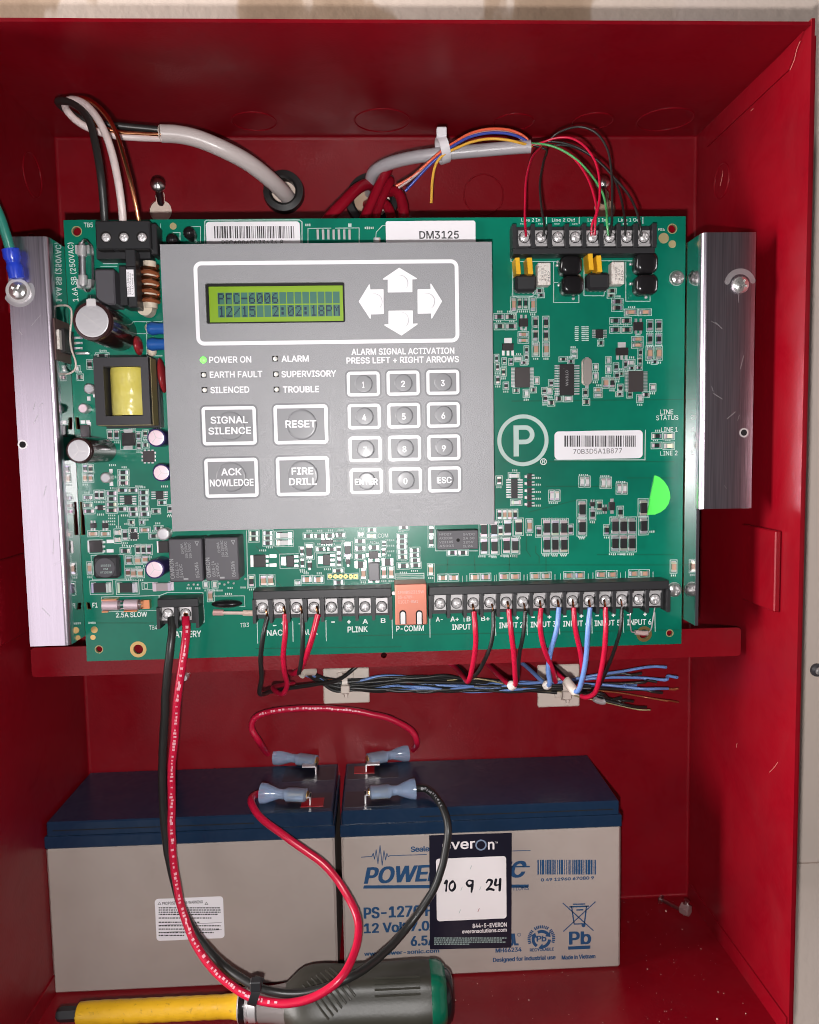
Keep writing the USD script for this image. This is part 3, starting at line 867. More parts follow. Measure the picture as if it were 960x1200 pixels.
lb = pcb.add('barcode_label', plate(prr(650, 505, 753.5, 537.5, 5, TOP), TOP, 0.12), 'label_white')
barcode(pcb, 'barcode', 'label_ink', 661.5, 510.5, 747, 523.5, TOP - 0.13, 70, lb, 5)
print_text('70B3D5A1B877', 672, 729, 532, 5.6, TOP - 0.13, 'label_ink', lb)
silk_line([(650, 538.8), (756, 538.8), (756.5, 504)], 0.4)
print_text('LINE', 774, 789, 485.6, 5.4)
print_text('STATUS', 769, 795, 492.4, 5.4)
print_text('LINE 1', 775, 794.5, 506.2, 5.2)
print_text('LINE 2', 774, 794, 533.8, 5.2)
many([(770, 511, 11, 6), (784, 511, 12, 7, 'l'), (769.5, 522, 11, 6), (784, 522.5, 12, 7, 'l')])
a = sg.Polygon(pp([(767.3, 557.8), (772, 559.6), (777, 564), (781.5, 570.5), (783.8, 577), (784.2, 583.5), (782.3, 590), (778.5, 595.5), (773, 599.6), (766.5, 602.2), (758.6, 602.6)], TOP)).buffer(0.3, quad_segs=3)
pcb.add('green_sticker', plate(a, TOP, 0.9), 'fluor_green', label='bright green half-disc sticker')

# --- right half, lower
rs_ = [(u, v, 10, 19.5, 'r') for v in (618.3, 638) for u in (640.6, 650.5, 660.7)] + [(u, v, 10, 19.5, 'r') for v in (616.5, 636.3) for u in (720.6, 730.3, 740.2)]
rs_ += [(682, 596.7, 10, 20, 'r'), (682, 617.3, 10, 20, 'r'), (753.7, 595, 10, 20, 'r'), (754, 616, 10, 20, 'r'), (567, 620, 9.5, 19, 'r'), (578.8, 620, 9.5, 19, 'r'), (567.3, 640, 9.5, 19, 'r'), (579.3, 640, 9.5, 19, 'r'), (594.8, 618.5, 10, 19, 'r'), (607.7, 617.5, 10, 19, 'r'), (593.6, 639, 10, 19, 'r'), (603.5, 639, 10, 19, 'r')]
many(rs_)
many([(631.5, 623, 6, 12), (668.5, 620.5, 6, 11), (711, 621, 6, 11), (694.5, 602.5, 6, 12), (702.5, 592.5, 6, 11), (727, 600, 6, 12), (586.5, 622, 6, 11), (620.5, 616, 6.5, 15, 'c'), (789.5, 664, 6.5, 14, 'c'), (505, 667.5, 6.5, 13, 'c'), (505.5, 622, 6, 11), (505.5, 634.5, 6, 12), (530, 647.5, 11, 6), (542.5, 647.5, 11, 6), (602.5, 557.5, 12, 6, 's'), (605, 588.7, 12, 6, 's'), (585, 563, 6, 9, 'd')])
chip(691.8, 588.5, 697.5, 593.5, up_=2, down=1, pin=3, name='transistor')
chip(706, 594.6, 712, 599, up_=2, down=2, pin=3, name='transistor')
chip(713.8, 588.5, 721, 598, up_=1, down=1, pin=4, name='transistor')
for u, v in ((649.7, 581), (685, 564.6), (710, 566), (728.7, 572.7)):
    many([(u - 3, v - 0.2, 5.6, 11.5, 's', True, None, False), (u + 3.2, v - 0.2, 5.6, 11.5, 's', True, None, False)])
    silk_marks(u - 1, v + (8.5 if u < 660 else -8), 5, 2.4)
chip(599.3, 561, 606.9, 584, 8, 8, pin=5.8, hgt=1.5)
for v in (558.5, 566.5, 575, 583, 591):
    chip(618, v - 3.4, 623.4, v + 3.4, left=1, right=2, pin=3, name='transistor', wide=0.45)
    silk_marks(630, v + 1.5, 4, 2.4)
many([(585.5, 603, 5, 11), (591.5, 603, 5, 11, 'c'), (597.5, 603, 5, 11, 'c'), (603.7, 603, 5, 11)])
for a, b in ((519, 677), (556.7, 676.2), (591.2, 675.6), (627.5, 675), (666.5, 674.2), (704.5, 673.2), (742.5, 672)):
    many([(a, b, 10.5, 7, 'c', True, None, False), (a + 12.7, b - 0.2, 10.5, 7, 'c', True, None, False)])
    for s in (-9.5, 23):
        silk_line([(a + s, b - 2), (a + s, b + 5)], 0.3)
silk_line([(501, 684.2), (640, 681.4), (768, 678.2), (769.5, 681.5)], 0.35)
for a, b in ((640.6, 608), (650.5, 608), (660.7, 608), (640, 650), (650, 650), (660.7, 650), (720, 606), (718, 649.5), (728, 649.5), (739, 649.5), (565, 652), (577, 652), (591, 651.5), (602, 651.5), (682, 629.5), (763, 623)):
    silk_marks(a, b, 4, 2.4)
rl_ = pcb.add('signal_relay', rbox(513, 621.5, 560.5, 644, TOP - 7, TOP, 0.3), 'chip_grey', label='low dark grey relay under the keypad edge')
pcb.add('dimple', disc(at(537, 633, TOP - 7)[[0, 2]], 0.9, 0.9, TOP - 7.02, TOP - 6.9, 12), 'void', rl_)
for i, s in enumerate(('HFD27', 'AXICOM', 'V23105', 'A5003')):
    pcb.add('lettering', text(s, (515, 627.5 + 4.6 * i), (529 + i, 627.5 + 4.6 * i), 2.6, TOP - 7.01, depth=0.01), 'chip_print', rl_)
    pcb.add('lettering', text(('5VDC', '2A 30', '125V', 'IL24')[i], (543, 627.5 + 4.6 * i), (557 - i, 627.5 + 4.6 * i), 2.6, TOP - 7.01, depth=0.01), 'chip_print', rl_)
silk_line([(510.5, 621), (510.5, 645.5), (560, 645.5)], 0.35)

# --- lower middle
many([(297.5, 625, 11, 6), (297.5, 631.5, 11, 6), (314, 624.5, 11, 5.5), (314, 630.4, 11, 5.5), (314, 636.4, 11, 5.5), (333, 627, 20, 8, 's', True, None, False), (333, 635.8, 20, 8, 's', True, None, False), (361.5, 628, 11, 5.5), (374, 628, 11, 5.5), (386.5, 627.6, 11, 5.5), (399, 627, 11, 5.5), (376, 643.5, 11, 5.5), (388.7, 643.5, 11, 5.5), (354, 646, 5, 10), (354.5, 659.5, 5, 10), (397, 644, 5, 9), (397.5, 658.5, 5, 9), (396.5, 668.8, 12, 5), (397, 682.5, 11, 6)])
for v in (627, 635.8):
    pcb.add('diode', rbox(324.5, v - 3.4, 331, v + 3.4, TOP - 1.2, TOP), 'chip_black')
chip(376, 632.8, 390, 637.5, up_=5, down=5, pin=1.5)
tab_part(297, 650.5, 311, 664.8, (295.3, 657.6, 3.4, 14), [(313.2, 652.3, 3, 3), (313.2, 657.6, 3, 3), (313.2, 662.6, 3, 3), (320, 651.6, 8, 4), (320, 662.4, 8, 4)], 2.3)
tab_part(335.5, 651.2, 344.5, 664.5, (332.4, 657.5, 5.6, 10), [(347.2, 652, 5, 3), (347.2, 657.5, 5, 3), (347.2, 663, 5, 3)])
tab_part(378.5, 650, 387.3, 662.6, (375.6, 656.4, 5.6, 9), [(389.7, 651, 5, 3), (389.7, 656.3, 5, 3), (389.7, 661.3, 5, 3)])
silk_rect(328, 649, 351, 666)
silk_rect(371.5, 648, 393, 664.5)
many([(362.6, 646, 9.5, 18, 'd', True, 2.0), (407.6, 644.3, 9.5, 18, 'd', True, 2.0), (309, 680, 8, 12, 'c'), (317.6, 680, 8, 12, 'c'), (360, 679, 11, 8, 'c'), (373.4, 679, 11, 8, 'c'), (295, 681, 6.5, 13, 'd'), (349, 683, 6, 5, 's')])
for u, v in ((363, 662.5), (408, 658.5)):
    chip(u - 2.6, v - 3, u + 2.6, v + 3, up_=2, down=1, pin=2.5, name='transistor')
silk_rect(384, 672, 419.8, 679)
for i, u in enumerate((387, 393.2, 399.2, 405.2, 411.2, 416.8)):
    c, k = at(u, 675.5, TOP), sc(u, 675.5, TOP)
    s = sg.Point(c[0], c[2]).buffer(2.6 * k) if i < 5 else sg.box(c[0] - 2.4 * k, c[2] - 2.6 * k, c[0] + 2.4 * k, c[2] + 2.6 * k)
    pcb.add('gold_pad', plate(s - sg.Point(c[0], c[2]).buffer(0.8 * k), TOP, 0.05), 'gold', board)
many([(422, 634, 11, 5.5), (422.3, 642.5, 12, 6), (422, 651.8, 12, 6), (435.6, 628, 11, 5.5, 'l'), (435.8, 621, 9, 4), (438, 641.5, 12, 6.5), (426, 672, 6.5, 14, 'c'), (450, 671, 6.5, 13, 'c'), (458.6, 671, 6.5, 13, 'c'), (449.5, 646.5, 5, 9), (450, 637, 5, 6), (422.8, 661.3, 14, 9, 'd', False, 2.2), (454.3, 658.5, 13.5, 9, 'd', False, 2.2), (397, 651, 5, 6), (398, 627, 6, 5), (423, 626, 6, 6, 's')])
chip(432.5, 646.2, 443.5, 655, left=1, right=1, pin=3, name='transistor')
print_text('COM', 443, 455, 630, 4.6)
P = Painted()
P.add(rbox(432, 659, 445, 681, TOP - 3.6, TOP, 0.5), (0.17, 0.165, 0.175))
for u, v in ((434.2, 656.8), (442.3, 656.8), (434.2, 681), (442.4, 680.6)):
    P.add(pbox(u, v, 4.4, 4.4, TOP - 0.9, TOP), SOL, 0.8)
pcb.add('inductor', P, None)
many([(471, 628.4, 11, 5.5), (471, 634.4, 11, 5.5), (471, 640.4, 11, 5.5), (471.5, 646.7, 11, 5.5), (471.7, 652.6, 11, 5.5), (472.6, 663, 13, 6.5), (486, 644.7, 11, 5.5), (486, 650.6, 11, 5.5), (486.6, 656.4, 11, 5.5), (487, 662.4, 12, 5.8), (473, 618, 11, 5)])
for v in (633, 639.5, 646):
    silk_marks(457, v, 5, 2.4)
for u, v in ((308, 645), (316, 641.5), (395, 634), (400, 634), (404, 637), (356, 670), (384, 667), (449, 656), (440, 636), (486, 669), (473, 671)):
    silk_marks(u, v, 4, 2.4)
silk_line([(289, 622), (290.5, 690)], 0.35)
silk_line([(299, 689), (400, 687), (456, 684.5), (457.5, 690)], 0.35)
for i in range(6):
    silk_line([(464 + 0.2 * i, 673 + 1.9 * i), (496.5, 672.4 + 1.9 * i)], 0.25)
silk_rect(463.5, 672, 497, 683)
# network jack
YJ = TOP - 13
jb = pcb.add('network_jack', rbox(463.3, 684, 500.5, 733, YJ, TOP, 0.4), 'jack_metal', label='copper coloured metal network socket')
for u in (472.3, 491.5):
    c, k = at(u, 723, YJ), sc(u, 723, YJ)
    o = sg.LineString([(c[0], c[2] - 10 * k), (c[0], c[2] + 4 * k)]).buffer(4.1 * k, cap_style='round') & sg.box(c[0] - 9, c[2] - 8.5 * k, c[0] + 9, c[2] + 20)
    i_ = sg.LineString([(c[0], c[2] - 10 * k), (c[0], c[2] + 3.6 * k)]).buffer(2.7 * k) & sg.box(c[0] - 9, c[2] - 8.5 * k, c[0] + 9, c[2] + 20)
    pcb.add('slot', plate(o, YJ, 0.05), 'void', jb)
    pcb.add('spring', plate(i_, YJ - 0.03, 0.25), 'tin', jb)
for i, s in enumerate(('1FMBS2315W', 'SS-6789-', 'C1C1T-RM1')):
    pcb.add('lettering', text(s, (466.5, 696 + 5.6 * i), ((497, 485, 490)[i], 696 + 5.6 * i), 3.4, YJ - 0.01, depth=0.01), 'wire_pinkgrey', jb)
pcb.add('bump', disc(at(461.3, 695, TOP - 5)[[0, 2]], 0.9, 0.9, TOP - 6, TOP - 4, 10), 'tin', jb)


# --- the two lower terminal strips and the battery terminals
def strip(u0, u1, vt, vs, vb, us, slope, label=None, barriers=True):
    """A barrier strip: u0..u1 wide, vt / vs / vb the rows of its top edge, screws and lower edge at its left end; slope in rows per column."""
    y1 = TOP - 11
    um = (u0 + u1) / 2
    f = lambda v, u: v + slope * (u - u0)
    x0, x1 = at(u0, f(vs, u0), y1)[0], at(u1, f(vs, u1), y1)[0]
    z1, zm, z0 = (at(um, f(v, um), y1)[2] for v in (vt, vt + 10, vb))
    base = pcb.add('terminal_strip', cat([bx(x0, x1, TOP - 6, TOP, z0 + 0.6, z1), cbx(x0, x1, y1, TOP - 5.5, zm, z1, 0.3)]), 'black_plastic', label=label)
    ed = [u0 + 1.2] + [(us[i] + us[i + 1]) / 2 for i in range(len(us) - 1)] + [u1 - 1.2]
    for u in ed:
        c = at(u, f(vs, u), y1)
        pcb.add('barrier', bx(c[0] - 0.75, c[0] + 0.75, y1 - 1.4, TOP - 3, z0 - 0.4, zm + 0.2), 'black_plastic', base)
    for i, u in enumerate(us):
        screw_and_clamp(base, u, f(vs, u), y1 + 3.0, True, i)
    return base


strip(297, 459, 692, 712.5, 728, [307.6, 327.8, 347.7, 368, 388.5, 408.5, 427.8, 447.5], -0.012)
S2 = [515.8, 535.2, 554.6, 574, 593.2, 612.6, 632, 651.5, 671, 690.4, 709.4, 729, 748.4, 767.4]
strip(503, 784, 687, 707.5, 722.5, S2, -0.02)
strip(185, 233, 702, 719.5, 735, [197, 217.5], -0.01)
V2 = lambda u: 730.6 - (u - 540) * 0.02                      # rows of the print below the strips
for s, u0, u1, v, h in (('NAC', 313, 331.5, 745, 6.6), ('AUX', 354, 372.5, 744, 6.6), ('PLINK', 407.5, 431, 741, 6.6), ('P-COMM', 464.5, 497, 740, 6.4), ('INPUT 1', 530, 558, 738.2, 6.4), ('INPUT 2', 585, 613, 736.2, 6.4), ('INPUT 3', 622, 652, 735.2, 6.4), ('INPUT 4', 660, 690, 734.3, 6.4), ('INPUT 5', 697, 727, 733.6, 6.4), ('INPUT 6', 735, 763.5, 732.6, 6.4),
                        ('A-', 511, 519, 728.5, 5.4), ('A+', 528, 538, 728.2, 5.4), ('B-', 547, 556, 728, 5.4), ('B+', 564, 574, 727.6, 5.4), ('A', 425, 431.5, 731, 5.4), ('B', 446.5, 452, 730, 5.4), ('TB3', 281.5, 292, 735, 5), ('TB4', 175, 184.5, 738, 5), ('F1', 108.5, 114.5, 712, 5.6), ('2.5A SLOW', 136, 172.5, 723.6, 5.6), ('BATTERY', 200.5, 236, 747.3, 7.4), ('TB5', 98.5, 109, 266.2, 5.2)):
    print_text(s, u0, u1, v, h, bold=h > 5.2)
for u, v, plus in ((322, 733, 0), (331.5, 730.5, 1), (390.5, 729, 0), (409, 728.6, 1), (588, 724.3, 0), (606.5, 724, 1), (625, 723.4, 0), (644, 723, 1), (662.5, 722.4, 0), (681.5, 722, 1), (700, 721.4, 0), (719, 721, 1), (737, 720.4, 0), (756, 720, 1), (352, 731, 0), (371, 730, 1)):
    pcb.add('polarity_mark', cat([pbox(u, v, 4.2, 1.4, TOP - 0.03, TOP)] + ([pbox(u, v, 1.4, 4.2, TOP - 0.031, TOP)] if plus else [])), 'silk_white', board)
for u, v0, v1 in ((301.5, 729, 754), (343, 728, 752), (382, 727, 751), (459.5, 716, 748), (503.5, 716, 747), (543.5, 722, 728.5), (580.5, 722, 745), (617.5, 721, 744), (655.5, 720, 743), (693.5, 719.5, 742), (730.5, 719, 741), (767.5, 718, 740)):
    silk_line([(u, v0), (u + 0.6, v1)], 0.4)

# --- left half: the power supply
T5 = TOP - 14
b5 = pcb.add('terminal_block', cat([rbox(112, 258.5, 176, 292, T5, TOP, 0.5), rbox(113, 291, 176, 303, T5 + 5, TOP)]), 'black_plastic', label='black mains terminal block with three screws')
pcb.add('end_plate', rbox(176.2, 262, 184, 298, T5 + 3.5, TOP, 0.4), 'black_plastic', b5)
for u in (124, 145, 166.3):
    c, k = at(u, 277.5, T5), sc(u, 277.5, T5)
    pcb.add('screw_well', disc(c[[0, 2]], 6.8 * k, 6.8 * k, T5 - 0.03, T5 + 0.5, 20), 'void', b5)
    pcb.add('terminal_screw', cross_screw(c[[0, 2]] - [-0.2, 0.3], T5 - 0.04, 5.2 * k, 1.0, random.random()), 'tin_bright', b5)
for u0, u1 in ((115, 132), (138, 153), (158, 174)):
    pcb.add('wire_port', rbox(u0, 291.8, u1, 293, T5 - 0.02, T5 + 4), 'void', b5)
# upright mains fuse in its clear cover
YF = TOP - 8
a, b = at(96, 285, YF), at(97.5, 336, YF)
k = sc(96, 300, YF)
fz = pcb.add('mains_fuse', tube([[a[0], YF, a[2]], [b[0], YF, b[2]]], 3.6 * k, 14), 'can_top', smooth=40, label='upright glass mains fuse under a clear cover')
for s0, s1 in ((0.06, 0.3), (0.74, 0.97)):
    q0, q1 = a + (b - a) * s0, a + (b - a) * s1
    pcb.add('end_cap', tube([[q0[0], YF, q0[2]], [q1[0], YF, q1[2]]], 5.2 * k, 14), 'tin', fz, smooth=40)
cv = np.linspace(a + [0, 0, 2], b - [0, 0, 2], 9)
pcb.add('cover', tube(np.c_[cv[:, 0] + 1.2, np.full(9, YF + 1.6), cv[:, 2]], np.array([3, 8.4, 9, 9, 9, 9, 9, 8.4, 3]) * k, 16), 'clear_glass', fz, smooth=60)
pcb.add('clip', cat([rbox(88, 287, 105, 297, TOP - 4, TOP), rbox(90, 327, 107, 337, TOP - 4, TOP)]), 'tin', fz)
pcb.add('lettering', text('1.6A SB (250VAC)', (92, 353), (85.5, 284), 6.4, TOP, depth=0.03, free=True), 'silk_white', board)
bk = pcb.add('film_capacitor', rbox(111.5, 315.5, 134.5, 357, TOP - 14, TOP, 0.6), 'chip_grey', label='plain dark grey block capacitor')
b2 = pcb.add('common_mode_choke', cat([rbox(140, 312, 149, 358, TOP - 15, TOP, 0.3), rbox(149.5, 312, 160, 360, TOP - 19, TOP, 0.4), rbox(147, 292, 158.5, 313, TOP - 17, TOP, 0.3)]), 'black_plastic', label='black choke with a white printed strip and copper windings')
pcb.add('choke_label', rbox(148.5, 316, 157.2, 347.5, TOP - 19.06, TOP - 19), 'label_white', b2)
for i, s in enumerate(('CU1-NB10', '230V CLASS', 'L-10mH 0')):
    uu = 151 + i * 2.6
    pcb.add('lettering', text(s, (uu, 345), (uu, 319 + i), 1.7, TOP - 19.07, depth=0.01, free=True), 'label_ink', b2)
ca, cb_ = at(174.5, 306, TOP - 9), at(176.5, 361, TOP - 9)
pcb.add('coil_core', tube([[ca[0], TOP - 8, ca[2]], [cb_[0], TOP - 8, cb_[2]]], 7.6 * sc(175, 330, TOP - 9), 14), 'beige_core', b2)
turns = []
for i in range(4):
    f0 = 0.1 + 0.8 * i / 4
    for j, dd in enumerate((0, 0.085)):
        c = ca + (cb_ - ca) * (f0 + dd)
        an = np.linspace(0, 2 * math.pi, 22)
        rr_ = 9.2 * sc(175, 330, TOP - 9)
        turns.append(tube(np.c_[c[0] + rr_ * np.cos(an), TOP - 8 + rr_ * np.sin(an), c[2] - an * 0.3], 0.85, 8))
for i in range(8):
    pcb.add('winding', turns[i], 'enamel' if i % 2 else 'copper', b2)
pcb.add('foot', disc(at(170, 361, TOP - 8)[[0, 2]], 3.6, 3.6, TOP - 9, TOP - 2, 20), 'beige_core', b2)
for pts in ([(106, 346), (106, 352), (112, 352)], [(121, 305), (121, 309), (138, 309)], [(118, 312), (137, 312)], [(156, 377), (190, 377), (190, 376)], [(160, 391), (186, 391)], [(172, 377), (172, 417)], [(172, 405), (188, 405)], [(172, 417), (190, 417)], [(177, 451), (188, 451)], [(188, 262), (188, 280)]):
    silk_line(pts, 0.3)
# the big capacitors
c, r, y1 = can(108, 376, 23.4, 138, 382, 36, 'brown_gloss', 'can_top', vent=False)
k = sc(108, 376, y1)
pcb.add('vent_groove', plate(affinity.rotate(sg.box(-0.15, -r * 0.66, 0.15, r * 0.66), 52, origin=(0, 0)), y1 - 0.23, 0.04, (c[0], 0, c[2])), 'tin')
pcb.add('silver_clip', cat([plate(sg.box(c[0] - 5 * k, c[2] + 17 * k, c[0] + 6 * k, c[2] + 25 * k), y1 - 0.35, 0.3), bx(c[0] - 3.6 * k, c[0] + 4 * k, y1, y1 + 5, c[2] + 24.5 * k, c[2] + 26 * k)]), 'tin')
can(92.5, 528, 15.6, 125, 530, 33, 'brown_gloss', 'can_top')
can(183, 513, 11, 187, 514, 12, 'purple_sleeve', 'pink_top')
can(189, 554, 10.6, 192, 555, 12, 'purple_sleeve', 'pink_top')
can(181, 667.5, 11.4, 192, 664, 15, 'purple_sleeve', 'pink_top')
can(104, 455.5, 6.2, 106, 456, 5.5, 'tin', 'can_top', vent=False)
can(97, 478.5, 5.8, 99, 479, 5.5, 'tin', 'pink_top', vent=False)
can(191, 626, 7.6, 194, 625, 6, 'tin', 'can_top', vent=False)
can(123.5, 560, 6.4, 127, 558, 5, 'tin', 'can_top', vent=False)
for u, v in ((130, 552), (130.5, 567), (104, 467), (104.5, 497), (111, 463)):
    pcb.add('solder_pad', pbox(u, v, 4, 5, TOP - 0.2, TOP), 'tin')
for u, v, w, h, m, a in ((162, 405, 9.5, 23, 'red_epoxy', 5), (190, 440, 9, 42, 'red_epoxy', 5)):
    c, k = at(u, v, TOP - 5), sc(u, v, TOP - 5)
    s = trimesh.creation.icosphere(2, 1)
    s.apply_scale([w * k / 2, 5, h * k / 2])
    s.apply_transform(trimesh.transformations.rotation_matrix(math.radians(-a), [0, 1, 0]))
    s.apply_translation([c[0], TOP - 5, c[2]])
    pcb.add('disc_capacitor', s, m, smooth=True)
for v in (385, 403.5):
    c = at(186, v, TOP - 4)
    path = pcb.add('blue_resistor', tube([[c[0] - 5, TOP - 4, c[2]], [c[0] - 3, TOP - 4, c[2]], [c[0], TOP - 4, c[2]], [c[0] + 8, TOP - 4, c[2]]], [2.4, 3.2, 2.7, 2.7], 14), 'blue_epoxy', smooth=60)
for u, v in ((175.5, 384), (178, 412)):
    pcb.add('solder_joint', trimesh.creation.icosphere(2, 2.3).apply_translation(at(u, v, TOP - 1)), 'beige_core')
# the transformer
YT = TOP - 21
fr = [at(u, v, YT) for u, v in ((108.6, 419), (173, 418.5), (177, 497), (113, 498.5))]
x0, x1 = (fr[0][0] + fr[3][0]) / 2, (fr[1][0] + fr[2][0]) / 2
z1, z0 = (fr[0][2] + fr[1][2]) / 2, (fr[2][2] + fr[3][2]) / 2
k = sc(140, 458, YT)
o, i_ = sg.box(x0, z0, x1, z1), sg.box(x0 + 11.5 * k, z0 + 10.5 * k, x1 - 9 * k, z1 - 10.5 * k)
tr = pcb.add('transformer', plate(o - i_, TOP - 6, 15), 'ferrite', label='square ferrite transformer with yellow tape')
pcb.add('tape_band', plate(o.buffer(0.25) - o, TOP - 9, 8.5), 'board_edge', tr)
w0, w1 = at(123.5, 430.5, YT + 2), at(170, 486, YT + 2)
cx_, wr = (w0[0] + w1[0]) / 2, (w1[0] - w0[0]) / 2
an = np.linspace(math.pi, 2 * math.pi, 22)
rings = []
for z in (w0[2], w1[2]):
    rings.append(np.c_[np.r_[cx_ + wr * np.cos(an), cx_ + wr, cx_ - wr], np.r_[YT + 9 + 8 * np.sin(an), TOP - 3, TOP - 3], np.full(24, z)])
zz = np.linspace(w0[2], w1[2], 14)
rings = []
for j, z in enumerate(zz):
    e = 1 - 0.03 * (j in (0, 13))
    rings.append(np.c_[np.r_[cx_ + wr * e * np.cos(an), cx_ + wr * e, cx_ - wr * e], np.r_[YT + 9 + 8 * e * np.sin(an), TOP - 3, TOP - 3], np.full(24, z)])
pcb.add('winding', lathe_rings(rings), 'yellow_tape', tr, smooth=50)
pcb.add('bobbin', cat([bx(x0 + 12 * k, x1 - 9.4 * k, YT + 3, TOP - 5, w0[2] + 0.3, z1 - 10.8 * k), bx(x0 + 12 * k, x1 - 9.4 * k, YT + 3, TOP - 5, z0 + 10.8 * k, w1[2] - 0.3), bx(x0 - 0.5, x1 + 0.5, TOP - 6, TOP, z0 - 1, z1 + 1)]), 'black_plastic', tr)
silk_rect(111, 415.5, 126, 419.5)
many([(105.5, 427, 6, 10), (120, 416.5, 14, 4.5), (94, 442, 6, 6), (91, 432, 4, 6, 's'), (186, 494, 5, 8), (92, 408, 10, 3, 's', False, None, False), (92, 402, 10, 3, 's', False, None, False), (92, 396, 10, 3, 's', False, None, False)])
pcb.add('jumper_wire', pw([(90, 414, TOP), (91, 414, TOP - 2), (103, 414, TOP - 2), (104, 414, TOP)], 0.7), 'tin')
pcb.add('thermistor_lead', pw([(74, 437, TOP - 5), (80, 438, TOP - 8), (87, 434, TOP - 9), (89, 426, TOP - 9), (84, 410, TOP - 9), (82, 395, TOP - 9), (84, 372, TOP - 9), (83, 362, TOP - 8), (78, 358, TOP - 6), (73, 358, TOP - 4)], 0.45), 'nylon')
tab_part(94, 498, 105, 512, (97, 494.5, 5, 4), [(103, 494.5, 4, 4)])
chip(142.5, 507, 157.5, 522.5, down=1, up_=1, pin=4, hgt=2.2, wide=0.7, name='transistor')
chip(167.5, 528.5, 181, 541.5, 3, 3, 3, 3, pin=1.6, hgt=1.2, col=(0.05, 0.04, 0.042))
chip(145.5, 580.5, 154.5, 591.5, 4, 4, pin=5)
chip(182.5, 575.5, 191.5, 585.5, 4, 4, pin=5)
silk_rect(141, 504, 159, 527)
many([(131, 578, 12, 5.5), (131, 584.6, 12, 5.5), (131, 591.2, 12, 5.5), (131, 598, 12, 5.5), (143.5, 574.5, 11, 5), (156, 574.5, 11, 5), (142.5, 596.5, 11, 5), (156, 596.5, 11, 5), (168.5, 577, 10, 5.5), (168.5, 583.6, 10, 5.5), (168.5, 590, 10, 5.5), (169, 596.5, 10, 5.5), (170, 602.5, 11, 5.5), (157, 602.5, 10, 5), (183, 599, 9, 5), (190, 589, 9, 5), (144.7, 553.5, 11.5, 5.6), (144.7, 559.8, 11.5, 5.6), (144.7, 566, 11.5, 5.6), (100, 549, 5, 9), (106.5, 549.5, 5, 9), (100, 560, 5, 9, 'c'), (106.5, 560, 5, 9, 'c'), (103, 583, 10, 5), (103, 592, 10, 5), (104.5, 599, 12, 5), (113.5, 580, 5, 10), (119.5, 580, 5, 10), (129.3, 509.5, 5.5, 11), (137, 509.5, 5.5, 11), (162.5, 511, 5, 9), (163, 522, 5, 9), (170.5, 508, 5, 7), (171, 521.5, 6, 5.5), (109, 625.5, 11, 5.5, 'c'), (123.3, 625.5, 11, 5.5, 'c'), (138, 624, 7, 7, 's'), (138, 632.5, 7, 7, 's'), (147, 627, 6, 12), (170, 621, 11, 5, 'c'), (156, 621.5, 8, 5), (180.5, 628, 11, 5.5), (166.5, 612, 5, 5), (105.5, 666, 5.5, 14, 'c'), (147, 645.5, 11, 6), (162, 644, 5.5, 11), (168.5, 644, 5.5, 11), (175, 644, 5.5, 11), (151.5, 656.5, 7, 9, 'b'), (162, 656.5, 8, 9, 'c'), (170.8, 655.5, 8, 9, 'c'), (150.5, 671, 6, 9, 'b'), (157, 671.5, 7.5, 10, 'c'), (165, 671.5, 7, 10, 'c'), (247, 698, 6.5, 13, 'c'), (186, 619, 9, 5), (200, 596, 6, 8), (154, 612, 6, 5)])
for u, v in ((109, 616), (123, 616)):
    chip(u - 3.5, v - 3, u + 3.5, v + 3, up_=2, down=2, pin=2.8, name='transistor')
chip(114, 592, 120.5, 598, left=1, right=2, pin=2.6, name='transistor')
chip(152.5, 624, 161, 632, 3, 3, 3, 3, pin=1.6, hgt=1)
tab_part(104.5, 633.5, 119.5, 647.5, (103.6, 640.5, 2, 14), [(121.5, 635.3, 3.4, 2.6), (121.5, 640.6, 3, 2.4), (121.5, 646, 3.4, 2.6), (129, 634.5, 8, 4), (129, 645.5, 8, 4)], 2.3)
tab_part(185.5, 634, 197, 648, (185, 641, 2, 14), [], 2.3)
for a, b in ((118.8, 688.5), (149.5, 688.5)):
    smd(a, b, 25, 15, 'd', True, 2.3, False)
    pcb.add('diode_print', pbox(a - 2.2, b, 13, 11, TOP - 2.36, TOP - 2.3), 'chip_black')
silk_rect(166.5, 682.5, 179, 691)
silk_rect(169, 684, 173, 689.5)
smd(191.5, 687, 25, 11.5, 'p', False, 2.6, False)
ind = pcb.add('inductor', rbox(108.8, 651.2, 139, 678.5, TOP - 5, TOP, 1.2), 'ferrite', label='square inductor with a round centre')
c, k = at(123.2, 665.3, TOP - 5), sc(123, 665, TOP - 5)
pcb.add('core', disc(c[[0, 2]], 12 * k, 11.6 * k, TOP - 5.0, TOP - 5.35, 28), 'chip_grey', ind)
pcb.add('lettering', cat([text(s, (u0, v), (u1, v), 2.2, TOP - 5.36, depth=0.01) for s, u0, u1, v in (('100325', 118, 130, 664), ('PM', 121.5, 126.5, 668), ('XT1203M', 117.5, 131, 672))]), 'silk', ind)
silk_rect(107.5, 650, 146, 679.5)
silk_rect(104.5, 632.5, 121, 648.5)
for u, v in ((155, 502), (136, 572), (163, 570), (146, 604), (170, 609), (118, 603), (132, 545), (193, 570), (150, 614), (153, 640), (200, 605)):
    silk_marks(u, v, 4, 2.6)
for v in (604, 607.5, 611, 614.5):
    silk_marks(131, v, 4, 2)
silk_line([(139, 604), (139, 617)], 0.3)
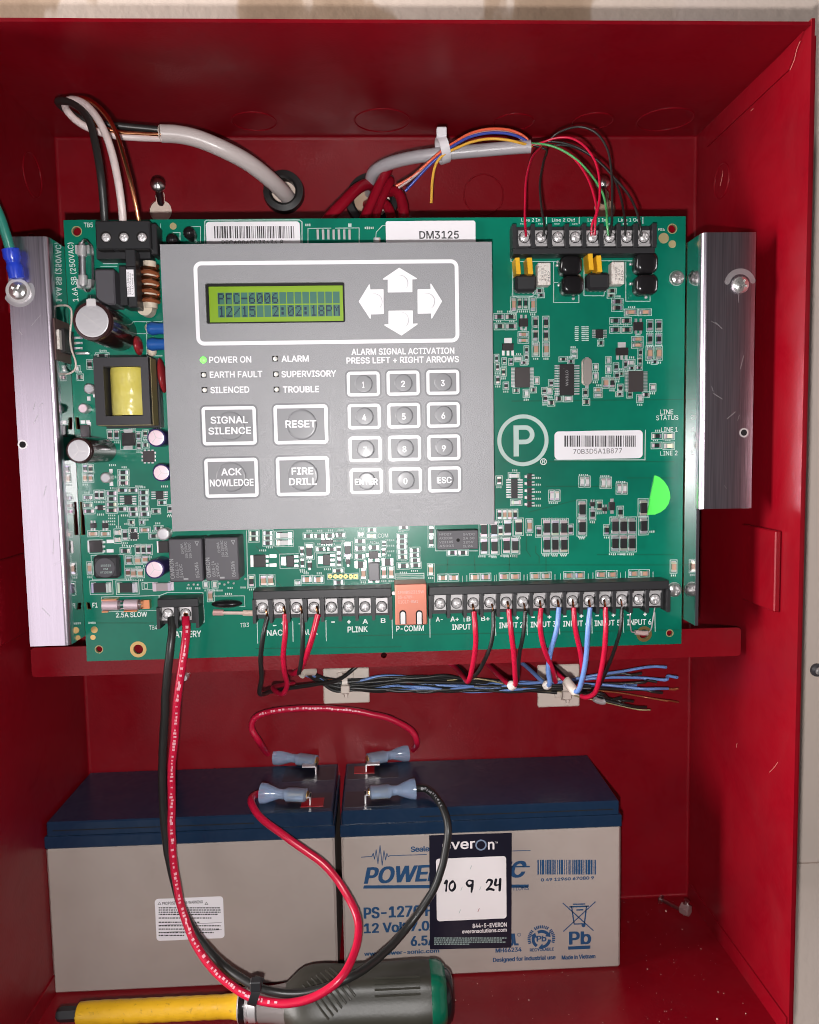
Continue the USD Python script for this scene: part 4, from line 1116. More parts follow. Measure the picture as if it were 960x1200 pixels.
# the glass fuse by the battery terminals
a, b = at(121, 709.5, TOP - 4), at(176, 708.5, TOP - 4)
fz = pcb.add('battery_fuse', tube([[a[0] + 6, TOP - 4, a[2]], [b[0] - 4, TOP - 4, a[2]]], 2.3, 14), 'clear_glass', smooth=40, label='glass fuse lying in clips beside the battery terminals')
pcb.add('end_cap', tube([[a[0], TOP - 4, a[2]], [a[0] + 7.4, TOP - 4, a[2]]], 2.6, 16), 'pink_top', fz)
pcb.add('end_cap', tube([[b[0] - 5.6, TOP - 4, a[2]], [b[0] - 12.2, TOP - 4, a[2]]], 2.6, 16), 'pink_top', fz)
pcb.add('element', tube([[a[0], TOP - 4, a[2]], [b[0] - 4, TOP - 4, a[2]]], 0.25, 6), 'tin', fz)
pcb.add('clip', cat([bx(a[0] - 0.3, a[0] + 2.6, TOP - 5.6, TOP, a[2] - 3.2, a[2] - 2.65), bx(a[0] - 0.3, a[0] + 7, TOP - 5.6, TOP, a[2] + 2.65, a[2] + 3.1), bx(b[0] - 12.4, b[0] - 6, TOP - 5.6, TOP, a[2] - 3.2, a[2] - 2.65), bx(b[0] - 4.8, b[0] - 0.5, TOP - 3.5, TOP, a[2] - 2.4, a[2] + 2)]), 'copper', fz)
silk_rect(119.5, 698.5, 187, 716.5)
silk_line([(187, 698), (196, 694.5), (238, 694.5), (239.5, 729), (233, 730)], 0.35)
for u, v, r in ((110.5, 738, 4), (109, 747, 3)):
    c = at(u, v, TOP)
    pcb.add('gold_pad', disc(c[[0, 2]], r * 0.42, r * 0.42, TOP - 0.04, TOP + 0.01, 16), 'gold', board)
silk_marks(108, 730, 4, 3)
# relays
for (u0, v0, u1, v1), words in (((198, 631, 237.5, 682.5), 0), ((240.5, 629.5, 280, 681), 1)):
    y1 = TOP - 15
    r_ = pcb.add('power_relay', rbox(u0, v0, u1, v1, y1, TOP, 0.5), 'chip_grey', label=('dark grey relay, the left one of the pair under the keypad', 'dark grey relay, the right one of the pair under the keypad')[words])
    for s, du, va, vb, h in (('OMRON', 5, 49, 24, 5), ('G5LE-14', 10.4, 48, 28, 3.4), ('24VDC', 15.2, 48, 30, 3.4), ('10A 250VAC', 20.5, 25, 4, 3), ('10A 30VDC', 25, 25, 5, 3), ('CHINA', 16, 20, 6, 3), ('0543W6', 34, 48, 28, 4.2)):
        pcb.add('lettering', text(s, (u0 + du + 2, v0 + va - 2), (u0 + du, v0 + vb), h, y1 - 0.01, depth=0.01, free=True), 'chip_print', r_)
    pcb.add('lettering', pbox(u0 + 20, v1 - 4, 5.5, 2, y1 - 0.02, y1), 'chip_print', r_)
    tri = sg.Polygon(pp([(u0 + 30, v0 + 3.5), (u0 + 35, v0 + 3.5), (u0 + 33, v0 + 9)], y1))
    pcb.add('lettering', plate(tri - tri.buffer(-0.25), y1, 0.02), 'chip_print', r_)
for u, v in ((221, 685.5), (227, 685), (232, 685.3), (257.5, 684), (263, 685), (267.5, 682.5), (274, 683.5), (287.5, 678.5)):
    pcb.add('solder_joint', trimesh.creation.icosphere(1, 0.6).apply_translation(at(u, v, TOP - 0.2)), 'tin')
many([(241.5, 685, 5.5, 7, 's'), (252, 685, 5.5, 7, 's')])
for u, v in ((222, 689.5), (232, 689.5), (270, 689), (285, 688.5), (258, 692), (243, 692)):
    silk_marks(u, v, 3, 2.4)
s = trimesh.creation.icosphere(2, 1)
s.apply_scale([7.6, 3, 2.0])
s.apply_translation(at(266, 707.5, TOP - 3))
pcb.add('thermistor', s, 'black_gloss', smooth=True)
P = Painted()
P.add(tube([at(250, 718, TOP - 3), at(297, 718.5, TOP - 3)], 0.9, 8), (0.8, 0.62, 0.55), 0.2)
P.add(tube([at(250, 718, TOP - 3), at(262, 718, TOP - 3)], 1.5, 8), (0.75, 0.45, 0.42), 0.3)
P.add(tube([at(285, 718.4, TOP - 3), at(298, 718.6, TOP - 3)], 1.5, 8), (0.8, 0.6, 0.5), 0.3)
pcb.add('thermal_probe', P, None)
silk_line([(250, 698.5), (286.5, 698.3), (287, 711), (281, 711)], 0.3)
silk_marks(268, 696, 4, 2.6)
pcb.add('solder_pad', disc(at(203, 265, TOP)[[0, 2]], 1.6, 1.6, TOP - 0.03, TOP + 0.01, 18), 'tan_pad', board)
for u, v in ((221, 272), (201, 280)):
    c = at(u, v, TOP - 6)
    pcb.add('transient_suppressor', lathe((c[0], 0, c[2]), [(2.8, TOP), (2.9, TOP - 5), (2.2, TOP - 6.4), (0.8, TOP - 7)], 20), 'black_gloss', smooth=60)
silk_line([(224, 265.5), (235, 265.5), (235, 284)], 0.35)
silk_line([(203, 272.5), (211, 272.5), (211, 284)], 0.35)
lb = pcb.add('barcode_label', plate(prr(242, 260, 352, 296, 4, TOP), TOP, 0.12), 'label_white')
barcode(pcb, 'barcode', 'label_ink', 251, 265, 346, 279, TOP - 0.13, 78, lb, 9)
print_text('PFC60060073434 8', 260, 332, 288, 6.4, TOP - 0.13, 'label_ink', lb)
silk_line([(240, 290), (240, 259.5), (242, 258), (351, 257.6), (354, 260), (354, 290)], 0.4)
pcb.add('pin_header', cat([pbox(372.5 + 6.2 * i, 274.5, 2.6, 11, TOP - 0.5, TOP) for i in range(7)]), 'tin')
silk_line([(361, 285), (361, 267.5), (388, 267.3)], 0.3)
silk_line([(393, 267.3), (421, 267), (421, 285)], 0.3)
SILK.append(pbox(410, 263.8, 4, 4, TOP - 0.02, TOP))
silk_marks(361, 263.5, 3, 3)
silk_marks(433, 267, 5, 3)
silk_line([(440, 285), (441, 272), (448, 264.5), (452, 264)], 0.3)
smd(442, 282, 8, 7, 's', False)
tag = pcb.add('model_tag', plate(prr(452.5, 259.5, 557.5, 297, 2.5, TOP - 1), TOP - 1, 0.3), 'label_white', label='white paper tag with printed letters and digits')
print_text('DM3125', 491.5, 538, 279.6, 8.4, TOP - 1.31, 'label_ink', tag, True)
pcb.add('silkscreen', cat(SILK), 'silk', board, kind='stuff')
# a resistor bridging the last input, bent over the hole
eol = Thing('end_resistor', 'small axial resistor on thin leads across input 6, over the gold ringed hole', 'resistor', at(757, 743, TOP - 5))
eol.add('body', pw([(744.5, 741, TOP - 6), (747, 741.2, TOP - 6), (752, 741.8, TOP - 6), (757, 742, TOP - 6), (759, 742, TOP - 6)], 1.25, 12), 'wire_pinkgrey', smooth=50)
eol.add('lead', pw([(744, 741, TOP - 6), (740.5, 740.5, TOP - 7), (739, 735, TOP - 9), (738.5, 722, TOP - 11), (740, 716, TOP - 11)], 0.32, 6), 'tin')
eol.add('lead', pw([(759, 742, TOP - 6), (763, 738, TOP - 8), (765, 728, TOP - 10), (767.5, 712, TOP - 11)], 0.32, 6), 'tin')

# ------------------------------------------------------------------ aluminium heat sink brackets
YFL = -97.0


def bracket(name, label, x_web, x_out, ztop, zbot, web_bot, screw, hole_, sgn):
    """An L of bent sheet: a web at the board's edge and a flange facing out of the cabinet."""
    t = Thing(name, label, 'bracket', ((x_web + x_out) / 2, YB, zbot), 'aluminium brackets beside the board')
    prof, n = [], 8
    ro, ri = 2.6, 1.1
    a = np.linspace(0, math.pi / 2, n)
    cx, cy = x_web + sgn * (0 - 2.6), YFL + ro
    arc_o = [(x_web - sgn * (ro - ro * math.cos(t_)), YFL + ro - ro * math.sin(t_)) for t_ in a]
    arc_i = [(x_web - sgn * (ro - ri * math.cos(t_)), YFL + ro - ri * math.sin(t_)) for t_ in a]
    sh = sg.Polygon([(x_web, YFL + 5)] + arc_o + [(x_out, YFL), (x_out, YFL + 1.5)] + arc_i[::-1] + [(x_web - sgn * 1.5, YFL + 5)]).buffer(0)
    m = trimesh.creation.extrude_polygon(sh, ztop - zbot, engine='earcut')
    v = np.array(m.vertices)
    t.add('flange', trimesh.Trimesh(np.c_[v[:, 0], v[:, 1], v[:, 2] + zbot], m.faces, process=False), 'aluminium', smooth=35)
    w = t.add('web', cat([bx(x_web - sgn * 1.5, x_web, YFL + 5.0, YB + 7, zbot, ztop)] + ([bx(x_web - sgn * 1.5, x_web, YFL + 4.0, YB + 7, web_bot, zbot - 0.02)] if web_bot < zbot else [])), 'polished')
    if web_bot < zbot:
        t.add('cut_edge', bx(x_web - sgn * 1.5, x_web, YFL + 3.4, YFL + 3.98, web_bot, zbot - 0.02), 'aluminium', w)
    c, k = at(*screw[:2], YFL), sc(*screw[:2], YFL)
    p = t.add('screw', cross_screw(c[[0, 2]], YFL - 0.02, screw[2] * k, 2.6, 0.5), 'screw_steel')
    arc = np.linspace(-2.6, 0.4, 16) if sgn > 0 else np.linspace(0.3, 2.9, 16)
    o = [(c[0] + math.cos(q) * 13.5 * k * 1.15, c[2] + math.sin(q) * 13.5 * k * 1.15) for q in arc]
    t.add('washer_scuff', plate(sg.LineString(o).buffer(1.3, quad_segs=3), YFL - 0.005, 0.02), 'can_top')
    c = at(*hole_, YFL)
    t.add('hole', disc(c[[0, 2]], 1.5, 1.5, YFL - 0.03, YFL + 0.1, 18), 'void')
    t.add('hole_rim', plate(sg.Point(c[0], c[2]).buffer(2.2) - sg.Point(c[0], c[2]).buffer(1.5), YFL, 0.04), 'tin_bright')
    q = random.Random(int(zbot))
    for i in range(9):
        x, z = q.uniform(min(x_out, x_web) + 3, max(x_out, x_web) - 4), q.uniform(zbot + 8, ztop - 30)
        a, l = q.uniform(-1.2, 1.2), q.uniform(1.5, 7)
        t.add('scratch', plate(sg.LineString([(x, z), (x + l * math.sin(a), z + l * math.cos(a))]).buffer(q.uniform(0.06, 0.16), quad_segs=2), YFL - 0.004, 0.012), 'can_top')
    return t


xo = (at(8, 277, YFL)[0] + at(34, 757, YFL)[0]) / 2
z0, z1 = at(57, 757, YFL)[2], at(40, 277, YFL)[2]
lb_ = bracket('heat_sink_bracket', 'long aluminium bracket along the left edge of the board, with the blue ring terminal', PX0 - 0.1, xo, z1, z0, z0, (22, 341, 11), (26.5, 521), 1)
xr = (at(886, 272, YFL)[0] + at(881, 594, YFL)[0]) / 2
z0, z1 = at(855, 596, YFL)[2], at(858, 272, YFL)[2]
bracket('heat_sink_bracket', 'shorter aluminium bracket at the right of the board with a screw and a hole', PX1 + 0.5, xr, z1, z0, at(822, 731, YFL + 7)[2], (867.5, 334, 9.5), (872, 507), -1)
# a transistor clamped on an insulating pad against the left bracket
zp0, zp1 = at(70, 424, -88)[2], at(68, 376, -88)[2]
lb_.add('insulating_pad', bx(PX0 - 0.05, PX0 + 0.5, YFL + 0.6, YB - 0.6, zp0, zp1), 'brown_pad')
lb_.add('clamped_transistor', cat([bx(PX0 + 0.5, PX0 + 2.6, -91, YB - 1.5, zp0 + 4, zp1 - 4)]), 'chip_black')
lb_.add('transistor_tab', bx(PX0 + 0.5, PX0 + 1.6, -94.5, -91.8, zp0 + 5, zp1 - 5), 'white_block')
# green earth wire with its blue ring terminal
gw = Thing('earth_wire', 'green wire ending in a blue ring terminal under the left bracket screw', 'wire', at(16, 300, YFL - 4))
gw.add('wire', pw([(-40, 205, -112), (-18, 222, -108), (-4, 245, -105), (6, 272, -103), (13, 296, -101)], 2.2, 12), 'wire_green')
p0, p1 = at(12, 291, -101), at(20, 327, -99.4)
pts = np.array([p0 + (p1 - p0) * s for s in (0, 0.02, 0.3, 0.42, 0.5, 0.62, 0.98, 1)])
gw.add('insulation', tube(pts, [2.4, 3.7, 3.8, 3.0, 3.0, 3.6, 3.2, 2.0], 16), 'lug_blue', smooth=50)
c = at(22, 341, YFL)
gw.add('ring', plate(sg.Point(c[0], c[2]).buffer(5.4).union(sg.LineString([(c[0], c[2]), tuple(p1[[0, 2]])]).buffer(2.1, cap_style='flat')), YFL - 0.03, 0.9), 'tin')

# ------------------------------------------------------------------ the keypad
YK = -102.0
kx0 = (at(185.5, 286, YK)[0] + at(203.5, 624, YK)[0]) / 2
kx1 = (at(576, 283, YK)[0] + at(580.5, 613, YK)[0]) / 2
kz1 = (at(185.5, 286, YK)[2] + at(576, 283, YK)[2]) / 2
kz0 = (at(203.5, 624, YK)[2] + at(580.5, 613, YK)[2]) / 2
kp = Thing('keypad', 'grey keypad panel with green display, arrows and number keys', 'keypad', ((kx0 + kx1) / 2, YK, kz0))
win = prr(241.5, 331.5, 404.5, 378.2, 2, YK)
rect = sg.box(kx0, kz0, kx1, kz1)
edge = [plate(rect.buffer(-0.1 - 0.1 * i) - win, YK + 1.6 - 1.25 - 0.117 * i, 0.1175) for i in range(3)]
face = kp.add('faceplate', cat([plate(rect - win, YK + 1.6, 1.25)] + edge), 'grey_film')
kp.add('keypad_board', bx(kx0 + 4, kx1 - 4, YK + 8, YK + 9.6, kz0 + 4, kz1 - 4), 'solder_mask')
for sx in (kx0 + 8, kx1 - 8):
    for sz in (kz0 + 8, kz1 - 8):
        kp.add('standoff', lathe((sx, YK + 1.6, sz), [(2.5, 0), (2.5, 6.4)], 6), 'nylon')
        kp.add('standoff', lathe((sx, YK + 9.6, sz), [(2.5, 0), (2.5, YB - YK - 9.6)], 6), 'nylon')


def kplate(name, shape, m, parent=None, t=0.05, y=YK):
    return kp.add(name, plate(shape, y, t), m, parent or face)


def outline(u0, v0, u1, v1, r, w):
    s = prr(u0, v0, u1, v1, r, YK)
    return s - s.buffer(-w)


# display
lcd = kp.add('display', rbox(239, 329, 407, 381, YK + 3.2, YK + 6), 'lcd_glow', label='lit yellow-green character display')
kp.add('display_bezel', plate(win.buffer(1.2) - win.buffer(-0.9), YK + 3.1, 1.2), 'void', lcd)
F57 = {'P': '1E11111E101010', 'F': '1F10101E101010', 'C': '0E11101010110E', '-': '0000001F000000', '6': '0608101E11110E', '0': '0E11131519110E', '1': '040C040404040E', '2': '0E11010204081F', '5': '1F101E0101110E', ':': '000C0C000C0C00', '8': '0E11110E11110E', 'M': '111B1515111111', '/': '00010204081000'}
YL = YK + 3.18
k = sc(326, 355, YL)
c0 = at(254.9, 343, YL)
cells, ink = [], []
for row, s in enumerate(('PFC-6006', '12/15  2:02:18PM')):
    for i in range(16):
        x, z = c0[0] + i * 9.0 * k, c0[2] - row * 15.0 * k
        kp.add('character_cell', bx(x, x + 7.9 * k, YL - 0.02, YL, z - 13.6 * k, z), 'lcd_cell', lcd)
        ch = s[i] if i < len(s) else ' '
        if ch in F57:
            for r in range(7):
                bits = int(F57[ch][2 * r : 2 * r + 2], 16)
                for b in range(5):
                    if bits >> (4 - b) & 1:
                        xx, zz = x + (0.5 + b * 1.4) * k, z - (0.7 + r * 1.75) * k
                        ink.append(bx(xx, xx + 1.5 * k, YL - 0.04, YL - 0.02, zz - 1.8 * k, zz))
kp.add('display_characters', cat(ink), 'lcd_ink', lcd)
kplate('display_frame', outline(229.5, 306, 539, 402.5, 9, 4.4 * k), 'white_film')
for pts in ([(468, 314.4), (488, 326.4), (482.7, 326.8), (482.7, 341.6), (455.2, 342), (455.2, 327), (449.4, 327)],
            [(421.2, 353.3), (433, 333.8), (433.4, 339.8), (449, 339.5), (449.2, 367.3), (434, 367.8), (434, 372.8)],
            [(517.5, 353), (505, 333), (505.3, 339.2), (490, 339.6), (490.2, 367), (505.8, 366.6), (506, 372.7)],
            [(470.6, 392.5), (451, 380.8), (456, 380.4), (456, 364.8), (483.3, 364.4), (483.3, 380), (489, 379.6)]):
    ap = kplate('arrow_key', sg.Polygon(pp(pts, YK)).buffer(0.25, quad_segs=2), 'white_film', t=0.08)
    u, v = np.mean([p[0] for p in pts[1:]]), np.mean([p[1] for p in pts[1:]])
    c = at(u, v, YK)
    kp.add('dome', lathe((c[0], YK - 0.08, c[2]), [(3.7, 0), (3.6, -0.1), (3.4, -0.18), (3.0, -0.22), (0.05, -0.25)], 32), 'white_film', ap, smooth=60)


def key(u0, v0, u1, v1, words, dome, fr=3.6, big=False):
    k = sc((u0 + u1) / 2, (v0 + v1) / 2, YK)
    s = prr(u0, v0, u1, v1, 4.2, YK)
    kp.add('key_halo', plate(s.buffer(0.85) - s, YK, 0.02), 'grey_halo', face)
    kk = kp.add('key', plate(s.buffer(-fr * k * 0.6), YK, 0.03), 'grey_key', face)
    kp.add('key_frame', plate(s - s.buffer(-fr * k), YK - 0.01, 0.07), 'white_film', kk)
    u, v, r = dome
    c = at(u, v, YK)
    r *= k
    kp.add('dome', lathe((c[0], YK - 0.03, c[2]), [(r, 0), (r * 0.975, -0.1), (r * 0.94, -0.2), (r * 0.89, -0.26), (r * 0.82, -0.28), (r * 0.4, -0.31), (0.05, -0.32)], 40), 'grey_dome', kk, smooth=60)
    for w_, a, b, vb, h in words:
        kp.add('lettering', text(w_, (a, vb), (b, vb), h, YK - 0.36, True, 0.03), 'white_film', kk)


key(237, 476.2, 300.4, 521.6, [('SIGNAL', 247, 290.6, 496.3, 7.8), ('SILENCE', 244.4, 294.4, 509, 7.8)], (270, 499, 17), 3.8)
key(321.2, 474.4, 384.4, 520.2, [('RESET', 334.8, 370.8, 501, 8)], (353.5, 497.5, 18), 3.8)
key(240.2, 536.8, 302.6, 583, [('ACK', 259.4, 283.2, 557, 7.8), ('NOWLEDGE', 246.2, 297.4, 570, 7.8)], (271, 559, 17.5), 3.8)
key(324, 535, 386, 581, [('FIRE', 342, 367.2, 556, 7.8), ('DRILL', 339, 371.5, 568.4, 7.8)], (355, 557.5, 18), 3.8)
ROWS = ((406.7, 435.6, 464.2), (407.8, 473.5, 502.7), (408.9, 511.5, 541.1), (410.2, 548.9, 578.6))
LEG = (('1', '2', '3'), ('4', '5', '6'), ('7', '8', '9'), ('ENTER', '0', 'ESC'))
for r, (ul, v0, v1) in enumerate(ROWS):
    for c in range(3):
        u0, dv = ul + c * (46.6 - 0.25 * r), -1.0 * c
        u1 = u0 + 38.4
        um, vm = (u0 + u1) / 2, (v0 + v1) / 2 + dv
        s = LEG[r][c]
        wd = {1: 4.4 if s != '1' else 2.2, 3: 16.5, 5: 26.5}[len(s)]
        key(u0, v0 + dv, u1, v1 + dv, [(s, um - wd / 2, um + wd / 2, vm + 4.4, 6.8)], (um + 0.4, vm, 10.5), 3.4)
for s, a, b, v, led in (('POWER ON', 245.3, 294.6, 425.2, (238.2, 421.8)), ('EARTH FAULT', 246, 307.6, 442.6, (239, 439.4)), ('SILENCED', 246.8, 292.3, 460.6, (240, 457)), ('ALARM', 330, 362, 424, (322.8, 420.4)), ('SUPERVISORY', 330, 394, 442, (323.7, 438.6)), ('TROUBLE', 331.7, 374, 460, (324.4, 456.5))):
    kp.add('lettering', text(s, (a, v), (b, v), 7.0, YK, True, 0.04), 'white_film', face)
    c, k = at(*led, YK), sc(*led, YK)
    on = s == 'POWER ON'
    hl = kp.add('lamp_window', rbox(led[0] - 3.6, led[1] - 3.4, led[0] + 3, led[1] + 3.2, YK - 0.03, YK), 'void', face)
    kp.add('lamp', lathe((c[0], YK - 0.03, c[2]), [(4.0 * k if on else 2.6 * k, 0), (3.4 * k if on else 2.2 * k, -0.35), (0.1, -0.55)], 20), 'led_green' if on else 'led_lens', hl, label='lit green lamp' if on else None, smooth=60)
for s, a, b, v in (('ALARM SIGNAL ACTIVATION', 412, 532.6, 415.8), ('PRESS LEFT + RIGHT ARROWS', 406.2, 538, 426)):
    kp.add('lettering', text(s, (a, v), (b, v), 6.8, YK, True, 0.04), 'white_film', face)

# ------------------------------------------------------------------ batteries
YF_ = -64.7
BX = (0.2, 153.9)


def battery(x0, label, right):
    t = Thing('battery', label, 'battery', (x0 + 75, -32, 0), 'sealed batteries on the cabinet floor')
    x1 = x0 + 150.3
    y1, y0 = -0.2, YF_
    t.add('case', cbx(x0, x1, y0, y1, 0, 80.2, 1.2), 'battery_case')
    lid = t.add('lid', cat([cbx(x0 - 0.4, x1 + 0.4, y0 - 0.45, y1 + 0.1, 80.0, 86.6, 0.5), cbx(x0 + 0.7, x1 - 0.7, y0 + 0.7, y1 - 0.7, 86, 94, 0.7)]), 'battery_lid')
    xa, xb = (x0 + 4, x1 - 42) if not right else (x0 + 42, x1 - 4)
    t.add('lid_groove', bx(xa, xb, y0 + 0.62, y0 + 1, 89.2, 89.7), 'void', lid)
    e = x1 - 17 if not right else x0 + 17
    t.add('terminal_well', bx(e - 15, e + 15, y0 + 5, y0 + 24, 94.0, 94.1), 'tag_navy', lid)
    t.add('terminal_well', bx(e - 15, e + 15, y1 - 24, y1 - 5, 94.0, 94.1), 'tag_navy', lid)
    sx = 1 if not right else -1
    ypos = y0 + 12 if not right else y1 - 12
    t.add('polarity_mark', bx(e - 1 * sx, e + 11 * sx, ypos - 5, ypos + 5, 94.12, 94.5), 'terminal_red', lid)
    for yy in (y0 + 12, y1 - 12):
        t.add('terminal', cat([bx(e - 4.2, e - 3.4, yy - 3.2, yy + 3.2, 94, 98.6) if right else bx(e + 3.4, e + 4.2, yy - 3.2, yy + 3.2, 94, 98.6), bx(e - 4.2, e + 4.2, yy - 2.4, yy + 2.4, 97.8, 98.6)]), 'tin', lid)
    return t, x0, x1


bl, *_ = battery(BX[0], 'grey battery with blue lid at the left, with a small white warning label', False)
br, *_ = battery(BX[1], 'grey battery with blue lid at the right, printed in blue with a dated tag', True)
YI = YF_ - 0.02


def ink(s, u0, u1, v, h, bold=True, m='battery_ink', parent=None, thing=br, y=YI, **kw):
    t = text(s, (u0, v), (u1, v), h, y, bold, 0.03, **kw)
    if bold and m == 'battery_ink':                          # a heavier face
        o = t.copy()
        o.apply_translation([0.035 * h, -0.006, 0.0])
        t = cat([t, o])
    return thing.add('lettering', t, m, parent)


wl = bl.add('warning_label', plate(prr(182.5, 1050.5, 262.5, 1102.5, 4, YI), YI, 0.12), 'label_white')
ink('PROPOSITION 65 WARNING', 190, 238, 1060.5, 3.4, True, 'label_ink', wl, bl, YI - 0.13)
for u in (187, 242):
    a = at(u, 1059, YI)
    q = sg.Polygon([(a[0] - 1, a[2] - 0.6), (a[0] + 1, a[2] - 0.6), (a[0], a[2] + 1.1)])
    bl.add('warning_sign', plate(q - q.buffer(-0.25), YI - 0.13, 0.02), 'label_ink', wl)
fine = []
for i, (n, v) in enumerate(((72, 1064), (70, 1066.6), (73, 1069.2), (66, 1071.8), (62, 1076), (48, 1081), (72, 1085), (70, 1089), (64, 1093), (30, 1096.4))):
    u = 186
    while u < 186 + n:
        w = 1 + 2.6 * random.random()
        fine.append(rbox(u, v - 0.8, min(u + w, 258.5), v + 0.7, YI - 0.15, YI - 0.13))
        u += w + 0.7
bl.add('fine_print', cat(fine), 'label_ink', wl)
for v in (1082.6, 1091):
    bl.add('rule', rbox(186, v, 260, v + 0.5, YI - 0.15, YI - 0.13), 'label_ink', wl)
# print on the right battery
ink('Sealed Lead-Acid Battery', 481.5, 582, 998.4, 6.2)
hb = [(423.5, 1004.6), (436, 1003.6), (437.5, 1000), (439, 1007), (441, 996), (443, 1012), (445.5, 991), (448, 1014), (450, 997), (452, 1008), (453.5, 1000), (455, 1004), (457, 1002.8), (500, 1001.5)]
br.add('pulse_line', cat([stroke(hb, 0.4, YI), stroke([(598, 997.4), (621.5, 996.6)], 0.4, YI)]), 'battery_ink')
ink('POWER-SONIC', 426.5, 613, 1035.4, 19, shear=0.22)
br.add('underline', cat([poly([(425.5, 1041.4), (426.8, 1037.6), (620, 1036.6), (619, 1040.4)], YI, 0.03)]), 'battery_ink')
br.add('overline', cat([poly([(598, 1016.6), (599, 1015), (621.5, 1014.8), (620.8, 1016.4)], YI, 0.03)]), 'battery_ink')
ink('SOLUTIONS', 584, 620, 1044.4, 4.6, False)
ink('PS-1270 F1', 426.4, 515, 1076.4, 13)
ink('12 Volt 7.0Ah', 426.6, 521, 1093.6, 11.4)
ink('6.5Ah', 481.4, 518, 1108.4, 11.4)
ink('www.power-sonic.com', 426.8, 514.6, 1120.2, 4.6)
barcode(br, 'barcode', 'battery_ink', 630, 1007.4, 700, 1025.2, YI, 60, None, 11, 0.6)
ink('0 49 12960 67080 9', 634, 696, 1033, 3.6)
ink('MH66234', 580.8, 611, 1116.4, 5)
ink('Designed for industrial use', 577.8, 651, 1127.4, 4.8)
ink('Made in Vietnam', 658.4, 697.6, 1124.6, 4.8)
ink('Pb', 667, 692, 1106.8, 15)
br.add('bar', rbox(666, 1108.6, 692, 1112.6, YI - 0.03, YI), 'battery_ink')
ink('UL', 596, 607, 1108, 14, shear=-0.1)
br.add('registered_mark', cat([plate(sg.Point(*at(608.5, 1095.4, YI)[[0, 2]]).buffer(1.0) - sg.Point(*at(608.5, 1095.4, YI)[[0, 2]]).buffer(0.75), YI, 0.02)]), 'battery_ink')
bn = [stroke([(660, 1058.6), (695.4, 1090.6)], 0.55, YI), stroke([(697.6, 1057), (660.6, 1091.4)], 0.55, YI)]
bn += [stroke([(670, 1062.6), (673, 1083), (685, 1082.6), (687.4, 1062.2)], 0.7, YI), stroke([(668, 1062.8), (689.6, 1062)], 0.8, YI), stroke([(672, 1059.8), (685.4, 1059.4)], 0.7, YI), stroke([(676, 1066.5), (683, 1066.2)], 0.8, YI)]
c = at(684, 1084.4, YI)
bn.append(plate(sg.Point(c[0], c[2]).buffer(1.1), YI, 0.03))
br.add('bin_symbol', cat(bn), 'battery_ink')
c, k = at(634.6, 1100, YI), sc(634, 1100, YI)
rec = []
for i in range(3):                                           # three chasing arrows
    q = math.radians(90 + 120 * i)
    a = np.linspace(q - 0.85, q + 0.45, 8)
    pts = [(c[0] + 9.6 * k * math.cos(t), c[2] - 0.4 + 9.6 * k * math.sin(t)) for t in a]
    rec.append(plate(sg.LineString(pts).buffer(0.85, cap_style='flat'), YI, 0.03))
    e, dr = pts[0], np.array([math.sin(a[0]), -math.cos(a[0])])
    nr = np.array([math.cos(a[0]), math.sin(a[0])])
    tri = [tuple(np.array(e) + nr * 1.9), tuple(np.array(e) - nr * 1.9), tuple(np.array(e) + dr * 2.6)]
    rec.append(plate(sg.Polygon(tri), YI, 0.031))
for i in range(26):                                          # the words round the arrows
    q = math.radians(200 - 220 * i / 25)
    e = np.array([c[0] + 14.4 * k * math.cos(q), c[2] + 14.4 * k * math.sin(q)])
    if i % 9 != 8:
        rec.append(plate(affinity.rotate(sg.box(-0.35, -0.85, 0.35, 0.85), math.degrees(q) - 90, origin=(0, 0)), YI, 0.03, (e[0], 0, e[1])))
br.add('recycling_symbol', cat(rec), 'battery_ink')
ink('Pb', 629, 640, 1103.4, 6.6)
ink('RECYCLABLE', 621, 649, 1115.2, 3.6)
# the dated tag
YTG = YI - 0.1
tg = br.add('date_tag', plate(sg.Polygon(pp([(503, 979), (600, 976), (599.4, 1110.6), (504, 1112.6)], YI)), YI, 0.1), 'tag_navy', label='dark tag with a white panel and a hand-written date')
wp = br.add('date_panel', plate(prr(511.6, 1003.5, 593.6, 1079.6, 3.5, YTG), YTG, 0.04), 'tag_white', tg)
YW_ = YTG - 0.05
ink('ever', 518.5, 557, 995.6, 11.4, True, 'tag_white', tg, br, YTG)
c, k = at(563.8, 990.4, YTG), sc(563, 990, YTG)
br.add('logo_ring', plate(sg.Point(c[0], c[2]).buffer(6.6 * k) - sg.Point(c[0], c[2]).buffer(4.9 * k), YTG, 0.03), 'connector_blue', tg)
ink('n', 572, 579.5, 995.2, 11.4, True, 'tag_white', tg, br, YTG)
ink('TM', 580, 583.4, 988.5, 2.2, False, 'tag_white', tg, br, YTG)
for v in (1018.4, 1021.6, 1045.6, 1048, 1068.4, 1072):
    br.add('rule', rbox(515 if v in (1018.4, 1045.6, 1068.4) else 538, v, 590 if v in (1018.4, 1045.6, 1068.4) else 566, v + 0.6, YW_ + 0.02, YW_ + 0.03), 'tag_line', wp)
for u, v in ((552, 1016.5), (541, 1041.5), (563, 1041), (539, 1068), (561, 1066.5)):
    br.add('slash', stroke([(u - 0.8, v + 2), (u + 0.8, v - 2)], 0.25, YW_ + 0.03), 'terminal_red' if u == 561 else 'tag_line', wp)
hand = []
